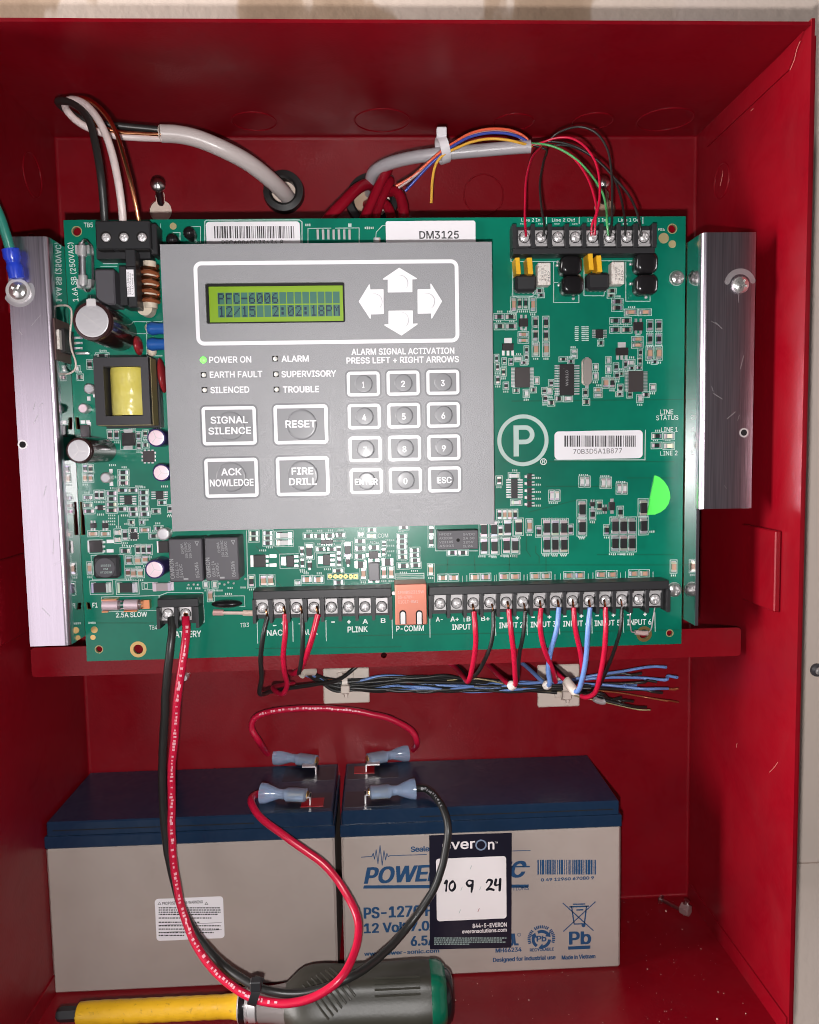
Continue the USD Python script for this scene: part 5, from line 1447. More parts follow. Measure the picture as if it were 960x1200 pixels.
for pts in ([(521.3, 1035.2), (523.4, 1032.4), (522.8, 1044.2)], [(530.6, 1033), (527.4, 1036), (527, 1041.6), (529.6, 1043.8), (532.8, 1041), (533.2, 1036), (531.2, 1033.2), (529.8, 1033.6)],
            [(553.8, 1032.6), (549.6, 1031.8), (547, 1035), (549.6, 1038.4), (553.6, 1036.4), (554.4, 1032), (553.6, 1039), (552.6, 1045.4)],
            [(570.2, 1034.4), (572.6, 1031.2), (576.4, 1032.4), (575.2, 1037), (570.4, 1043), (574, 1041.8), (578.6, 1043)], [(581.4, 1030.8), (580.6, 1037.2), (586.8, 1036.4)], [(586.4, 1030.4), (585.6, 1043.4)]):
    P = spline([at(u, v, YW_) for u, v in pts], 0.4)
    q = [sg.LineString(P[i : i + 2, [0, 2]]).buffer(0.56 + 0.16 * math.sin(i * 0.35 + len(hand) * 1.7), quad_segs=3) for i in range(len(P) - 1)]
    hand.append(plate(shapely.union_all(q), YW_ + 0.03, 0.04))
br.add('handwriting', cat(hand), 'pen_ink', wp)
ink('844-5-EVERON', 554, 594, 1087.6, 5, True, 'tag_white', tg, br, YTG)
ink('everonsolutions.com', 541.6, 594, 1094, 4.4, True, 'tag_white', tg, br, YTG)
fine = []
for v, n in ((1099.4, 84), (1101.8, 80), (1104.2, 82), (1106.6, 40)):
    u = 509
    while u < 509 + n:
        w = 1 + 2.4 * random.random()
        fine.append(rbox(u, v - 0.6, u + w, v + 0.5, YTG - 0.02, YTG))
        u += w + 0.7
br.add('fine_print', cat(fine), 'tag_line', tg)

# ------------------------------------------------------------------ battery leads
def wander(P, amp, seed):
    """Small bends along a wire."""
    n = np.stack([meshkit.fbm(np.c_[np.arange(len(P)) * 0.11, np.full(len(P), 3.7 * k), np.full(len(P), seed * 9.1)], 3, seed + k) - 0.5 for k in range(3)], 1)
    return P + n * amp * 2 * np.minimum(1, np.minimum(np.arange(len(P)), np.arange(len(P))[::-1]) / 6.0)[:, None]



def push_on(t, u0, v0, u1, v1, z=98.4, label=None):
    """A translucent blue push-on connector: bell at (u0, v0), mouth at (u1, v1), lying z above the floor."""
    a, b = up(u0, v0, z), up(u1, v1, z)
    ss = (0, 0.01, 0.12, 0.24, 0.4, 0.52, 0.58, 0.97, 1)
    rr = (4.4, 5.6, 5.3, 4.1, 2.6, 2.8, 4.6, 4.4, 3.2)
    m = tube(np.array([a + (b - a) * s for s in ss]), rr, 18)
    v = np.array(m.vertices)
    d = (b - a) / np.linalg.norm(b - a)
    n = np.cross(d, [0, 0, 1])
    off = (v - a) @ d
    body = off > 0.54 * np.linalg.norm(b - a)
    v[:, 2] = np.where(body, z + (v[:, 2] - z) * 0.72, v[:, 2])
    v += np.where(body, ((v - a) @ n) * 0.22, 0)[:, None] * n
    p = t.add('connector', trimesh.Trimesh(v, m.faces, process=False), 'connector_blue', smooth=40)
    t.add('crimp', tube(np.array([a + (b - a) * s for s in (0.3, 0.32, 0.6, 0.62)]), [1.2, 1.9, 1.9, 1.2], 12), 'tin', p)
    t.add('receptacle', tube(np.array([a + (b - a) * s for s in (0.6, 0.62, 1.02, 1.04)]), [1.2, 2.5, 2.5, 1.2], 8), 'gold', p)
    return a


def print_along(t, path, r, s0, s1, m, parent, seed=1):
    """Tiny print along a wire, on the side that faces the viewer."""
    rr_ = random.Random(seed)
    L = np.r_[0, np.cumsum(np.linalg.norm(np.diff(path, axis=0), axis=1))]
    out, s = [], s0
    while s < min(s1, L[-1] - 1):
        p = np.array([np.interp(s, L, path[:, i]) for i in range(3)])
        q = np.array([np.interp(s + 0.9, L, path[:, i]) for i in range(3)])
        d = (q - p) / np.linalg.norm(q - p)
        w = CAM - p
        w -= d * (w @ d)
        w /= np.linalg.norm(w)
        n = np.cross(d, w)
        off = rr_.uniform(-0.3, 0.3)
        o = p + w * (r * 0.97) + n * off
        e, h, b = d * rr_.uniform(0.3, 0.75), n * rr_.uniform(0.35, 0.75), w * 0.09
        v = np.array([o + i * e + j * h + l * b for i in (-1, 1) for j in (-1, 1) for l in (-1, 1)])
        out.append(trimesh.convex.convex_hull(v))
        s += rr_.choice((1.5, 1.7, 2.0, 3.4))
    t.add('wire_print', cat(out), m, parent, smooth=False)


RL = 1.95
red = Thing('battery_lead', 'long red lead looping from the board down in front of the batteries', 'wire', at(205, 900, -95))
zc = 98.4
p_end = up(306, 930, zc)
P = [at(*p) for p in [(217.5, 724, -88), (219, 738, -92), (217, 760, -96), (212, 795, -97), (206.5, 835, -96), (203, 870, -95), (201.5, 920, -93), (203, 985, -92), (206, 1030, -93), (220, 1084, -98), (247, 1132, -108), (290, 1167, -117), (333, 1176, -122), (375, 1164, -122.5), (402, 1143, -119), (417, 1113, -109), (420, 1082, -99), (408, 1050, -90), (380, 1015, -84), (335, 981, -78), (304, 957, -70), (295, 940, -62)]] + [p_end + [-2, -1, 0], p_end + [2, 0, 0]]
pr = wander(spline(P, 2.0), 0.8, 1)
w_ = red.add('wire', tube(pr, RL, 14), 'wire_red', smooth=60)
print_along(red, pr, RL, 6, 215, 'wire_print', w_)
push_on(red, 306, 929.5, 360, 932, zc)
red.add('bare_end', pw([(217.5, 719, -86), (217.8, 722, -88.4), (218, 727, -89)], 1.2), 'copper')
blk = Thing('battery_lead', 'long black lead looping from the board to the right battery', 'wire', at(192, 900, -92))
P = [at(*p) for p in [(201, 724, -88), (202, 738, -91), (200, 760, -94), (196, 795, -94), (193.5, 835, -92), (191.5, 870, -90), (190.5, 930, -88), (196, 1000, -87), (215, 1068, -90), (246, 1117, -100), (283, 1147, -112), (317, 1161, -118), (354, 1164, -118.5), (387, 1156, -118), (410, 1146, -115.5), (439, 1127, -104), (479, 1086, -86), (509, 1042, -80), (522, 1002, -76), (524.5, 968, -72), (517, 944, -64)]]
p_end = up(487, 924.5, zc)
pb = wander(spline(P + [p_end + [5, 1, -0.5], p_end + [-2, 0, 0]], 2.0), 0.8, 2)
w_ = blk.add('wire', tube(pb, RL, 14), 'wire_black', smooth=60)
L = np.r_[0, np.cumsum(np.linalg.norm(np.diff(pb, axis=0), axis=1))][-1]
print_along(blk, pb, RL, L - 26, L - 5, 'chip_print', w_, 4)
push_on(blk, 487, 924.5, 433, 929, zc)
jmp = Thing('jumper_lead', 'short red jumper lead arching between the two batteries against the back', 'wire', at(390, 840, -14))
a, b = up(323.5, 886, zc), up(477, 881.5, zc)
P = [a + [2, 0, 0], a + [-3, 0, 0.6]] + [at(*p) for p in [(303, 868, -15), (295, 853, -15), (299, 841, -15), (316, 834, -15), (356, 830, -15), (413, 833, -15), (460, 844, -15), (484, 858, -15), (488, 868, -15)]] + [b + [3, 0, 1], b + [-2, 0, 0]]
pj = wander(spline(P, 2.0), 0.7, 3)
w_ = jmp.add('wire', tube(pj, RL * 0.95, 14), 'wire_red', smooth=60)
print_along(jmp, pj, RL * 0.95, 50, 110, 'wire_print', w_, 8)
push_on(jmp, 323.5, 886, 371, 892, zc)
push_on(jmp, 477, 881.5, 431, 890, zc)


def tie(label, c, ax, r0, r1, width, m, tail=None, head=None, group=None):
    """A cable tie: a flat band round the wires at c (mm), its axis ax, with its head."""
    t = Thing('cable_tie', label, 'cable tie', c, group)
    ax = np.array(ax, float) / np.linalg.norm(ax)
    e = np.cross(ax, [0, 1, 0])
    e /= np.linalg.norm(e)
    f = np.cross(e, ax)
    an = np.linspace(0, 2 * math.pi, 29)[:-1]
    ring = lambda s, w: np.array([c + ax * w + s * (r0 * math.cos(q) * e + r1 * math.sin(q) * f) for q in an])
    g = 1 - 0.9 / max(r0, r1)
    m1 = lathe_rings([ring(1, -width / 2), ring(1, width / 2), ring(g, width / 2), ring(g, -width / 2), ring(1, -width / 2)], False)
    t.add('band', m1, m, smooth=40)
    h = c + (head if head is not None else e * r0)
    t.add('lock', cbx(h[0] - 2.6, h[0] + 2.6, h[1] - 2.6, h[1] + 2.0, h[2] - 2.4, h[2] + 2.4, 0.5), m)
    if tail is not None:
        t.add('tail', tube(np.array([h, h + np.array(tail) * 0.5, h + np.array(tail)]), [1.4, 1.4, 1.1], 6), m)
    return t


c = (at(300, 1168, -118.5) + at(299, 1155, -115.5)) / 2
tie('black cable tie binding the red and black battery leads', c, (1, 0, -0.35), 6.6, 4.6, 4.0, 'black_plastic', None, np.array([1.0, -3, 5.6]))

# ------------------------------------------------------------------ the screwdriver on the floor
zt = 16.0
c0 = up(300, 1178, zt)
yt = c0[1]
X = lambda u: at(u, 1178, yt)[0]
kt = sc(300, 1178, yt)
tl = Thing('screwdriver', 'screwdriver with a yellow sleeve on its shaft and grey handle, lying before the batteries', 'screwdriver', (c0[0], yt, 0))
ax0 = np.array([0, yt, zt])
sleeve = [(X(90.5), 4.2), (X(92), 5.0), (X(100), 5.2)] + [(X(u), 5.3 + 0.12 * math.sin(u * 0.7)) for u in range(108, 276, 6)] + [(X(279), 6.0), (X(280), 4.8)]
tl.add('sleeve', lathe(ax0, [(r, x) for x, r in sleeve], 28, 'x'), 'tool_yellow', smooth=50)
tl.add('bit', lathe(ax0, [(2.2, X(66)), (2.8, X(67.5)), (3.4, X(72)), (3.4, X(91))], 6, 'x'), 'black_plastic')
tl.add('collar', lathe(ax0, [(5.6, X(279)), (7.4, X(280.5)), (7.4, X(289)), (6.6, X(290)), (6.6, X(292)), (7.4, X(293)), (7.4, X(301)), (6.4, X(302))], 32, 'x'), 'tin', smooth=40)
tl.add('collar_band', lathe(ax0, [(7.5, X(281.5)), (7.7, X(282.5)), (7.7, X(287.5)), (7.5, X(288.5))], 32, 'x'), 'black_gloss', smooth=40)
tl.add('neck', lathe(ax0, [(6.2, X(302)), (7.6, X(304)), (8.0, X(320)), (9.0, X(338)), (8.0, X(340))], 32, 'x'), 'tool_clear', smooth=50)


def lobed(x, r, ph=0.0, n=72, amp=0.06):
    a = np.arange(n) * 2 * np.pi / n
    q = r * (1 + amp * np.cos(6 * a + ph))
    return np.c_[np.full(n, x), yt + q * np.cos(a), zt + q * np.sin(a)]


hd = [(u, r * 0.82, a) for u, r, a in [(332, 9.5, 0), (336, 11, 0.01), (342, 13.2, 0.03), (348, 15.6, 0.045), (356, 17.8, 0.05), (366, 18.8, 0.055), (380, 19.0, 0.06), (400, 18.4, 0.06), (430, 18.2, 0.06), (460, 18.5, 0.06), (485, 18.9, 0.06), (498, 19.0, 0.05), (506, 18.6, 0.045), (507, 17, 0.04)]]
tl.add('handle', lathe_rings([lobed(X(u), r, 0, amp=a) for u, r, a in hd]), 'tool_grey', smooth=50)
for i in range(7):                                           # raised grip lines
    a0 = 2.2 + 0.09 * i
    g = [np.array([X(358 + 5 * i + 30 * q), yt + 16.6 * math.cos(math.pi + a0 - 1.1 - 0.9 * q), zt + 16.6 * math.sin(math.pi - a0 + 1.1 + 0.9 * q)]) for q in np.linspace(0, 1, 12)]
    tl.add('grip_rib', tube(np.array(g), 0.55, 6), 'tool_grey')
for k in range(4):
    q = math.radians(112 + 9 * k)
    tl.add('grip_rib', tube(np.array([[X(u), yt + 16.35 * math.cos(q), zt + 16.35 * math.sin(q)] for u in np.linspace(440, 492, 8)]), 0.5, 6), 'tool_grey')
tl.add('end_ring', lathe_rings([lobed(X(u), r, 0, amp=0.045) for u, r in ((504, 14.5), (505, 15.7), (512, 15.6), (518, 14.6), (522, 12.9), (523, 11))]), 'tool_green', smooth=50)
tl.add('end_cap', lathe(ax0, [(12.5, X(521)), (12.1, X(525)), (10.6, X(529)), (7.5, X(531.5)), (0.1, X(532))], 32, 'x'), 'black_gloss', smooth=60)

# ------------------------------------------------------------------ mains cable
for nm, lab, u, v, r in (('bushing', 'black bushing in the back panel round the white mains cable', 333, 226, 9.7), ('bushing', 'black bushing in the back panel where the red cables come in', 436, 236, 13.1)):
    c = at(u, v, 0)
    t = Thing(nm, lab, 'bushing', c, 'cable bushings in the back panel')
    an = np.arange(32) * 2 * np.pi / 32
    prof = [(r - 2.8, TH), (r - 2.8, -4.2), (r - 1.6, -5), (r + 1.6, -4.4), (r + 2.2, -0.1), (r - 0.05, -0.1), (r - 0.05, TH)]
    rings = [np.c_[c[0] + q * np.cos(an), np.full(32, y), c[2] + q * np.sin(an)] for q, y in prof]
    t.add('ring', lathe_rings(rings, False), 'bushing', smooth=40)
mc = Thing('mains_cable', 'white sheathed mains cable coming out of the round bushing', 'cable', at(333, 226, -5))
sp = spline([at(*p) for p in [(338, 232, 1.5), (331, 224, -8), (315, 209, -20), (290, 190, -31), (262, 175, -38), (230, 162, -42), (205, 157, -44), (189, 156.5, -45)]], 2)
mc.add('sheath', tube(sp, 4.4, 16), 'cable_white', smooth=60)
mc.add('sheath_end', tube(np.array([sp[-1], sp[-1] + [-0.7, 0, 0]]), [4.4, 4.0], 16), 'nylon')
mc.add('black_wire', pw([(196, 153, -45), (188, 152, -45.5), (150, 148.5, -50), (115, 144, -55), (92, 138, -60), (74, 126, -66), (68, 120, -70), (72, 118, -74), (88, 122, -80), (104, 140, -87), (112, 170, -92), (118, 205, -94), (121, 235, -92), (122.5, 256, -90), (123, 270, -87)], 1.75, 12), 'wire_black', smooth=60)
mc.add('white_wire', pw([(196, 162, -45), (188, 162, -45.5), (160, 161, -50), (130, 158, -54), (106, 151, -59), (88, 140, -64), (77, 127, -69), (78, 119, -74), (88, 117, -79), (102, 124, -84), (118, 145, -89), (130, 175, -92), (138, 210, -93), (142.5, 240, -91), (144, 258, -89), (144.5, 270, -87)], 1.75, 12), 'white_wire', smooth=60)
mc.add('bare_wire', pw([(196, 157, -46.5), (188, 157.5, -47), (160, 156.5, -51), (140, 155, -54), (118, 148, -58), (100, 135, -64), (88, 122, -70), (92, 115, -76), (106, 118, -82), (122, 132, -87), (136, 155, -91), (147, 190, -93), (156, 225, -92), (162, 255, -89), (164, 268, -87)], 1.0, 12), 'copper', smooth=60)

# ------------------------------------------------------------------ signal cables at the top
RC = 'red cables through the back panel'
for lab, pts, r in (('leftmost red cable, running down left behind the board from the bushing', [(445, 226, 1), (432, 216, -14), (418, 222, -24), (402, 238, -32), (386, 255, -38), (378, 266, -42)], 3.6),
                    ('red cable arching highest out of the bushing', [(440, 232, 1), (452, 205, -14), (455, 199, -22), (447, 212, -28), (436, 236, -34), (426, 258, -40)], 3.0),
                    ('red cable beside the arching one, second from the bushing centre', [(446, 234, 1), (457, 212, -16), (450, 226, -22), (442, 246, -28), (438, 262, -36)], 3.2),
                    ('rightmost red cable, turning down at the right of the bushing', [(436, 238, 1), (452, 225, -12), (466, 226, -20), (472, 240, -26), (474, 262, -34)], 3.4),
                    ('red cable behind the others, low in the middle of the bushing', [(430, 240, 1), (440, 238, -8), (452, 240, -14), (458, 252, -18), (457, 266, -24)], 3.2)):
    t = Thing('red_cable', lab, 'cable', at(*pts[1]), RC)
    t.add('jacket', pw(pts, r * 0.85, 14), 'cable_red', smooth=60)
gc = Thing('phone_cable', 'grey phone cable with thin coloured wires fanning out of its end', 'cable', at(437, 205, -10))
gp = spline([at(*p) for p in [(434, 226, 1), (434.5, 212, -14), (438, 202, -22), (450, 194, -28), (472, 187, -34), (500, 182, -38), (530, 179, -40), (565, 176, -42), (600, 173, -44), (622, 171.5, -45)]], 2)
gc.add('sheath', tube(gp, 3.3, 14), 'cable_grey', smooth=60)
for nm, m, pts in (('orange_wire', 'wire_orange', [(622, 169, -45), (616, 161, -46), (600, 153, -47), (575, 151, -48), (552, 156, -48), (534, 166, -48), (520, 175, -48), (500, 192, -46), (483, 207, -44), (464, 218, -42)]),
                   ('blue_wire', 'wire_navy', [(622, 169.5, -45), (614, 163, -47), (598, 157, -48.5), (575, 155.5, -49), (552, 160, -49), (534, 169, -49), (520, 179, -49), (503, 194, -47), (488, 210, -45), (475, 224, -43)]),
                   ('yellow_wire', 'wire_yellow', [(624, 171, -45), (614, 168.5, -48), (598, 164.5, -50), (575, 162.5, -50), (552, 166.5, -50), (534, 174, -50), (520, 181, -50), (511, 192, -49), (507, 210, -48), (505.5, 238, -47)]),
                   ('pale_wire', 'wire_pinkgrey', [(620, 169, -45), (600, 156, -46), (575, 154, -47), (552, 158.5, -47.5), (534, 167.5, -47.5), (520, 177, -47.5), (500, 193, -45.5), (484, 208, -44), (467, 220, -42)]),
                   ('red_wire', 'wire_red', [(622, 170, -45.5), (634, 170, -47), (624, 184, -56), (617, 210, -68), (615.5, 240, -78), (615.5, 262, -86), (616.5, 277, -87)]),
                   ('red_wire', 'wire_red', [(622, 169, -45.5), (635, 167, -47), (650, 162, -52), (668, 161.5, -58), (685, 171, -65), (698, 190, -72), (703, 215, -79), (702, 240, -84), (698, 258, -88), (697, 276, -87)]),
                   ('red_wire', 'wire_red', [(650, 171, -50), (672, 185, -58), (688, 207, -68), (697, 232, -78), (699, 250, -85), (694, 263, -88), (693, 276, -87)]),
                   ('black_wire', 'wire_black', [(624, 170, -45.5), (640, 175, -48), (637, 190, -56), (633, 215, -68), (635, 245, -80), (638, 265, -87), (637, 277, -87)]),
                   ('black_wire', 'wire_black', [(624, 168.5, -45.5), (642, 165, -48), (655, 155, -53), (678, 148.5, -58), (698, 155, -64), (712, 175, -70), (717, 205, -76), (717.5, 240, -83), (717, 262, -87), (715, 277, -87)]),
                   ('black_wire', 'wire_black', [(624, 168, -45.5), (650, 166, -48), (675, 172, -52), (698, 186, -58), (720, 208, -66), (738, 230, -76), (747, 250, -84), (750, 264, -88), (752, 277, -87)]),
                   ('black_wire', 'wire_black', [(640, 170, -46), (668, 171, -50), (695, 184, -56), (716, 203, -62), (726, 225, -72), (731, 248, -82), (733, 264, -87), (733, 277, -87)]),
                   ('green_wire', 'wire_lime', [(622, 168, -45.5), (638, 169, -48), (655, 174, -53), (676, 187, -60), (695, 208, -68), (707, 228, -76), (711, 248, -84), (711.5, 262, -88), (713, 276, -87)])):
    gc.add(nm, pw(pts, 0.72 if nm in ('orange_wire', 'blue_wire', 'yellow_wire', 'pale_wire') else 0.6, 8), m, smooth=60)
c = at(519, 176, -44)
tie('white cable tie round the grey phone cable and its coloured wires', c, (1, 0, 0.3), 6.4, 9.0, 4.6, 'white_film', None, np.array([-1.0, -5, 6.6]))

# ------------------------------------------------------------------ field wires at the bottom
G = 'field wires on the lower terminals'
RR, RB = 1.28, 1.0


def field(name, label, m, pts, r=RR, group=G, cat_='wire', bare=True):
    t = Thing(name, label, cat_, at(*pts[0]), group)
    t.add('insulation', pw(pts, r, 12, 1.6), m, smooth=60)
    if bare:
        u, v, y = pts[0]
        t.add('bare_end', pw([(u - 1.5, v - 9, y + 0.5), (u - 0.6, v - 4, y - 0.8), (u, v + 0.6, y)], r * 0.45, 8), 'copper')
    return t


field('red_wire', 'red wire from input terminal B minus down to the bundle', 'wire_red', [(555.5, 717, -89), (557, 735, -91), (557.5, 755, -90), (554, 780, -86), (549.5, 797.5, -79), (543, 793, -56), (531, 780, -25), (520, 774, -18)])
field('black_wire', 'black wire from input terminal B plus down to the bundle', 'wire_black', [(578, 717, -89), (578, 738, -91), (575, 757, -90), (567, 776, -84), (558.5, 790, -74), (549, 794, -54), (537, 782, -28), (525, 776, -18)], RB)
field('red_wire', 'red wire from input 2 ending at the white crimp bead', 'wire_red', [(596.3, 714, -89), (599, 740, -91), (602, 765, -89), (603.5, 788, -85), (604, 802, -80), (600.5, 803.5, -76)])
field('black_wire', 'black wire from input 2 behind the red one', 'wire_black', [(615.5, 716, -89), (613.5, 742, -90), (609, 765, -87), (607, 785, -80), (605.5, 800, -72), (600, 802, -66)], RB)
field('red_wire', 'red wire from input 3 crossing over to the right', 'wire_red', [(634, 713, -89), (633, 733, -91), (637, 757, -89), (645, 778, -84), (650, 792, -78), (651, 799, -72)])
field('blue_wire', 'blue wire from input 3 crossing over to the left', 'wire_blue', [(655, 712, -89), (653, 735, -91), (645.5, 763, -87), (642.5, 785, -82), (644.5, 801, -78), (640, 804, -72)])
field('red_wire', 'red wire from input 4 running behind the blue one', 'wire_red', [(672.3, 712, -89), (674, 735, -90), (680, 763, -87), (683, 786, -80), (682, 800, -70), (676, 806, -62)])
field('blue_wire', 'blue wire from input 4 curling into the white sleeve', 'wire_blue', [(691.5, 712, -89), (689, 740, -91), (687, 770, -88), (682.5, 795, -84), (677, 810, -79), (671, 809, -75), (666, 802, -70)])
field('red_wire', 'rightmost red wire, from input 5 curling left at its foot', 'wire_red', [(709.5, 712, -89), (710, 735, -91), (708, 765, -89), (702.5, 795, -84), (697, 812, -78), (688, 817, -72), (682, 816, -66)])
field('black_wire', 'rightmost black wire, from input 5 down to the right end of the bundle', 'wire_black', [(729, 711, -89), (727, 738, -90), (719, 765, -84), (709, 790, -68), (701, 806, -40), (696, 811, -20)], RB * 0.9)
field('black_wire', 'leftmost black wire, dropping from the NAC terminal and turning right', 'wire_black', [(313.5, 723, -89), (309, 742, -91), (305.5, 770, -88), (306.5, 795, -80), (304.5, 813, -70), (318, 810.5, -54), (337, 807, -40), (370, 802, -24), (397, 796.5, -14), (412, 786, -9), (420, 779, -8)], RB * 1.15)
field('red_wire', 'red wire hooking to the left below the NAC terminal', 'wire_red', [(334, 720, -89), (334.5, 740, -91), (332, 768, -88), (333.5, 788, -83), (336.5, 803, -76), (331.5, 813, -70), (323.5, 810.5, -60), (320, 806, -50), (330, 803, -30), (344, 801, -16)])
field('black_wire', 'glossy black wire below the AUX terminal, second black from the left', 'wire_black', [(354, 719, -89), (354.8, 744, -91), (353.8, 770, -88), (350.5, 788, -80), (348, 783, -60), (352, 776, -40)], RB * 1.1)
field('red_wire', 'thick red wire below the AUX terminal slanting to the left', 'wire_red', [(372.7, 720, -89), (366.5, 745, -91), (359, 768, -88), (352, 784, -80), (344, 789.5, -72), (340, 786, -60), (344, 780, -40)], RR * 1.15)
# the returning ends that dive back to the bundle
for nm, lab, m, pts, r in (('red_wire', 'red wire end slanting from under the rail to the white crimp bead', 'wire_red', [(566, 774, -18), (572, 779, -28), (584, 791, -52), (594, 800, -70), (599, 803, -76)], 1.3),
                           ('blue_wire', 'blue wire end slanting from under the rail to the second bead', 'wire_blue', [(608, 774, -18), (618, 782, -34), (630, 793, -56), (640, 802.5, -72)], 1.2),
                           ('red_wire', 'red wire end slanting down into the white sleeve', 'wire_red', [(648, 784, -50), (654, 790, -60), (662, 797, -68), (666, 801, -70)], 1.2),
                           ('black_wire', 'black wire end slanting down beside the white sleeve', 'wire_black', [(642, 774, -30), (652, 784, -46), (662, 794, -60), (668, 801, -68)], 1.1)):
    field(nm, lab, m, pts, r, bare=False)


def bead(label, u, v, y, r):
    t = Thing('crimp_bead', label, 'wire splice', at(u, v, y), 'white splices on the field wires')
    s = trimesh.creation.icosphere(3, 1)
    n = meshkit.fbm(s.vertices * 2.2, 3, 5)
    s.vertices *= (r * (0.86 + 0.28 * n))[:, None]
    s.apply_translation(at(u, v, y))
    t.add('cap', s, 'white_block', smooth=True)


bead('white crimp bead under input 2', 600, 803.5, -78, 2.5)
bead('white crimp bead at the foot of the blue wire from input 3', 641, 803, -74, 2.4)
sl = Thing('wire_sleeve', 'slanting white sleeve on the wires below input 4', 'wire sleeve', at(669, 804, -72))
sl.add('sleeve', pw([(663.5, 797.5, -71), (664, 798, -71), (674, 810.5, -76), (674.4, 811, -76)], 2.4, 14), 'nylon')
sl = Thing('wire_sleeve', 'white sleeve where the wire bundle begins, below the AUX terminal', 'wire sleeve', at(361, 788, -20))
sl.add('sleeve', pw([(353, 791, -26), (356, 788, -24), (364, 786.5, -20), (368, 787, -18)], 2.4, 14), 'nylon')
for i, (lab, u0, u1, v0, v1, ut, vt) in enumerate((('white adhesive tie mount with a clear tie at the left of the wire bundle', 379, 433, 783, 825, 404.5, 803), ('white adhesive tie mount at the right end of the wire bundle', 630.5, 679.5, 779, 829, 661, 810))):
    t = Thing('tie_mount', lab, 'tie mount', at((u0 + u1) / 2, (v0 + v1) / 2, 0), 'adhesive tie mounts on the cabinet back')
    t.add('pad', rbox(u0, v0, u1, v1, -2.2, -0.05, 0.6), 'nylon')
    c = at(ut, vt - 2, -6.5)
    t.add('saddle', cbx(c[0] - 5, c[0] + 5, -3.6, -2.2, c[2] - 6, c[2] + 6, 0.4), 'nylon')
    tie(('clear cable tie on the left tie mount', 'clear cable tie on the right tie mount')[i], c, (1, 0, 0), 6.4, 5.2, 3.2, 'nylon', (0.5, -0.5, -5), np.array([0.3, -5.2, -1.5]), 'clear ties on the mounts')
# the bundle
BG = 'wires bundled along the cabinet back'
ends = [('blue_wire', 'topmost blue wire of the bundle, its end bent up at the right', 'wire_blue', 0.85, (797, 782, 781), 0),
        ('blue_wire', 'blue wire with the longest free end at the right of the bundle', 'wire_blue', 0.9, (793, 794, 794), 1),
        ('blue_wire', 'lower blue wire of the bundle ending right in a brown tip', 'wire_blue', 0.85, (803, 807, 783), 2),
        ('blue_wire', 'short blue wire of the bundle, ending before the others', 'wire_blue', 0.8, (798, 803, 746), 3),
        ('blue_wire', 'blue wire lowest in the bundle', 'wire_blue', 0.85, (809, 806, 700), 4)]
for i in range(11):
    ends.append(('bundled_wire', 'thin black wire in the bundle', 'wire_black', 0.95, (rng.uniform(796, 812), rng.uniform(800, 812), rng.uniform(640, 700)), i))
for lab, va, vb, ue in (('black wire tail bent up at the right end of the bundle', 800, 789, 752), ('black wire tail ending just under the long blue one', 803, 799, 770), ('black wire tail ending level with the lower tie mount edge', 812, 818, 728), ('black wire tail running out below the brown tip', 810, 812, 776)):
    ends.append(('black_wire', lab, 'wire_black', 0.85, (va, vb, ue), len(ends)))
ends.append(('brown_wire', 'thin brown wire reaching farthest right at the end of the bundle', 'enamel', 0.5, (812, 823, 795), 1))
ends.append(('brown_wire', 'thin bare wire sagging lowest at the right end of the bundle', 'tan_pad', 0.42, (814, 832, 762), 2))
ends.append(('black_wire', 'black wire tail drooping at the right end of the bundle', 'wire_black', 0.9, (813, 829, 757), 3))
ends.append(('black_wire', 'short black wire tail beside the drooping one', 'wire_black', 0.8, (812, 822, 742), 4))
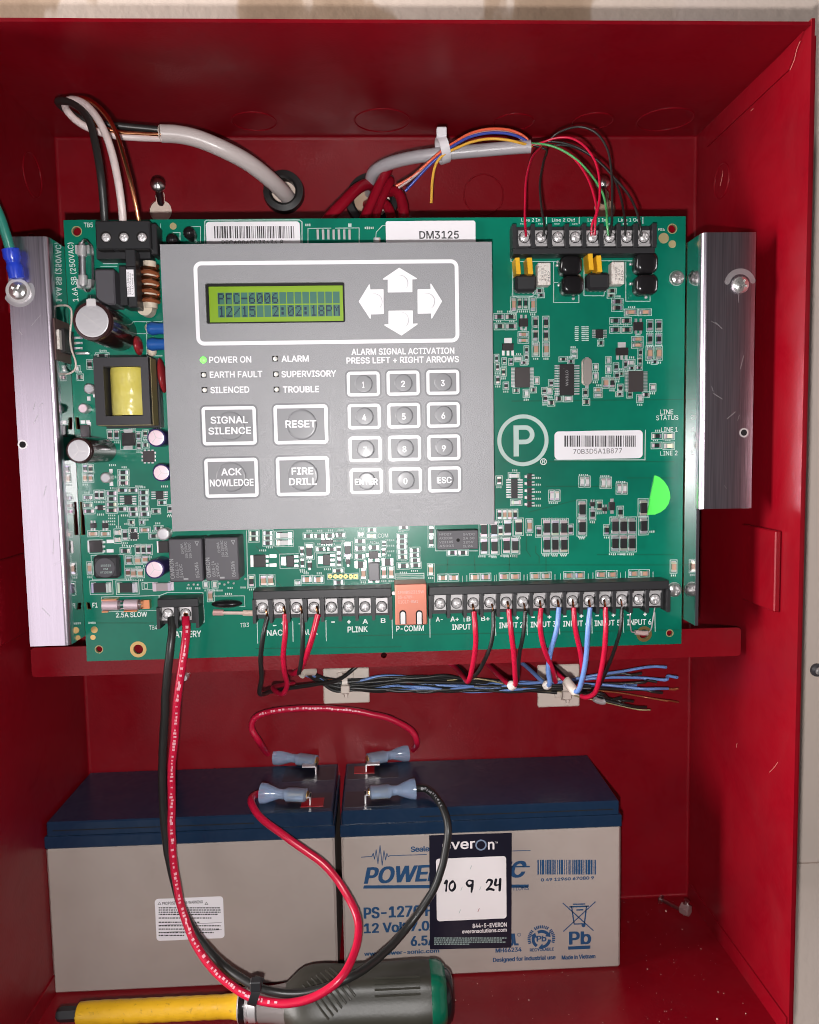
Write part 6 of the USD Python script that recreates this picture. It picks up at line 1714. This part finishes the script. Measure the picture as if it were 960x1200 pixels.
for i, (nm, lab, m, r, (va, vb, ue), j) in enumerate(ends):
    ph = rng.uniform(0, 6.28)
    pts = [(358 + rng.uniform(-4, 6), 788 + rng.uniform(-3, 3), -16), (372, 794 + rng.uniform(-3, 5), -11)]
    for u in range(392, int(ue) - 10, 26):
        s = (u - 392) / (ue - 392)
        mid = 803 + 5.5 * math.sin(u * 0.021 + ph) + (j % 6 - 3) * 1.4 + rng.uniform(-1.6, 1.6)
        v = mid * (1 - max(0, s - 0.5) * 2) + (va + (vb - va) * s) * max(0, s - 0.5) * 2
        pinch = math.exp(-((u - 405) / 14) ** 2) + math.exp(-((u - 661) / 14) ** 2)
        v = v * (1 - 0.6 * min(1, pinch)) + 804 * 0.6 * min(1, pinch)
        pts.append((u, v, -6.5 - 3.2 * math.cos(u * 0.025 + ph * 1.7) - (4 if u > 690 else 0)))
    if ue > 720:                                             # the free ends droop and bend as they like
        pts[-1] = (pts[-1][0], pts[-1][1] + rng.uniform(-2.5, 2.5), pts[-1][2] - rng.uniform(0, 8))
        pts.append((ue - 12, vb + rng.uniform(-2.2, 2.2), -10 - rng.uniform(0, 7)))
    pts.append((ue, vb, -9 - (rng.uniform(0, 9) if ue > 720 else 0)))
    t = field(nm, lab, m, pts, r, BG, bare=False)
    if j == 2 and m == 'wire_blue':
        t.add('brown_tip', pw([(ue - 1, vb, -9), (ue + 5, vb + 1, -9), (ue + 12, vb, -9)], 0.7, 8), 'enamel')
sp = Thing('wire_splice', 'small shiny metal crimp hanging under the right end of the bundle', 'wire splice', at(703, 821, -20))
sp.add('crimp', pw([(697, 819, -22), (700, 821, -22), (706, 822.5, -22), (709, 822, -22)], 1.7, 10), 'tin')

# ------------------------------------------------------------------ the bolt on the floor, screws and grit
a, b = at(776, 1054, -10), at(804, 1068, -20)
a, b = up(774, 1054, 3.0), up(799, 1067, 3.4)
t = Thing('loose_bolt', 'bright loose bolt with a nut on the cabinet floor at the back right', 'bolt', (a + b) / 2)
d = (b - a) / np.linalg.norm(b - a)
t.add('shank', tube(np.linspace(a, b, 30), 1.05 + 0.25 * (np.arange(30) % 2), 10), 'steel', smooth=60)
t.add('head', tube(np.array([a - d * 0.2, a, a + d * 1.0, a + d * 1.6]), [1.4, 2.6, 2.6, 1.2], 18), 'steel')
e = up(804, 1066, 4.6)
t.add('nut', tube(np.array([e - d * 3, e - d * 2.6, e + d * 2, e + d * 2.6]), [2.4, 3.6, 3.6, 2.2], 6), 'screw_steel', smooth=False)
t.add('tip', tube(np.array([e - d, e + [0.8, 0.5, 5.5]]), [1.4, 1.8], 10), 'steel')
grit = []
for i in range(230):
    x, y = rng.uniform(150, 364), rng.uniform(-119, -4)
    if x < 306 and y > -66:
        continue
    s = rng.uniform(0.1, 0.32) * (2.6 if rng.random() < 0.08 else 1)
    g = trimesh.creation.icosphere(0, s)
    g.vertices *= rng.uniform(0.4, 1.3, 3)
    grit.append(g.apply_translation([x, y, s * 0.35]))
solo('grit', cat(grit), 'dust', 'pale grit scattered over the red cabinet floor', 'grit', kind='stuff')
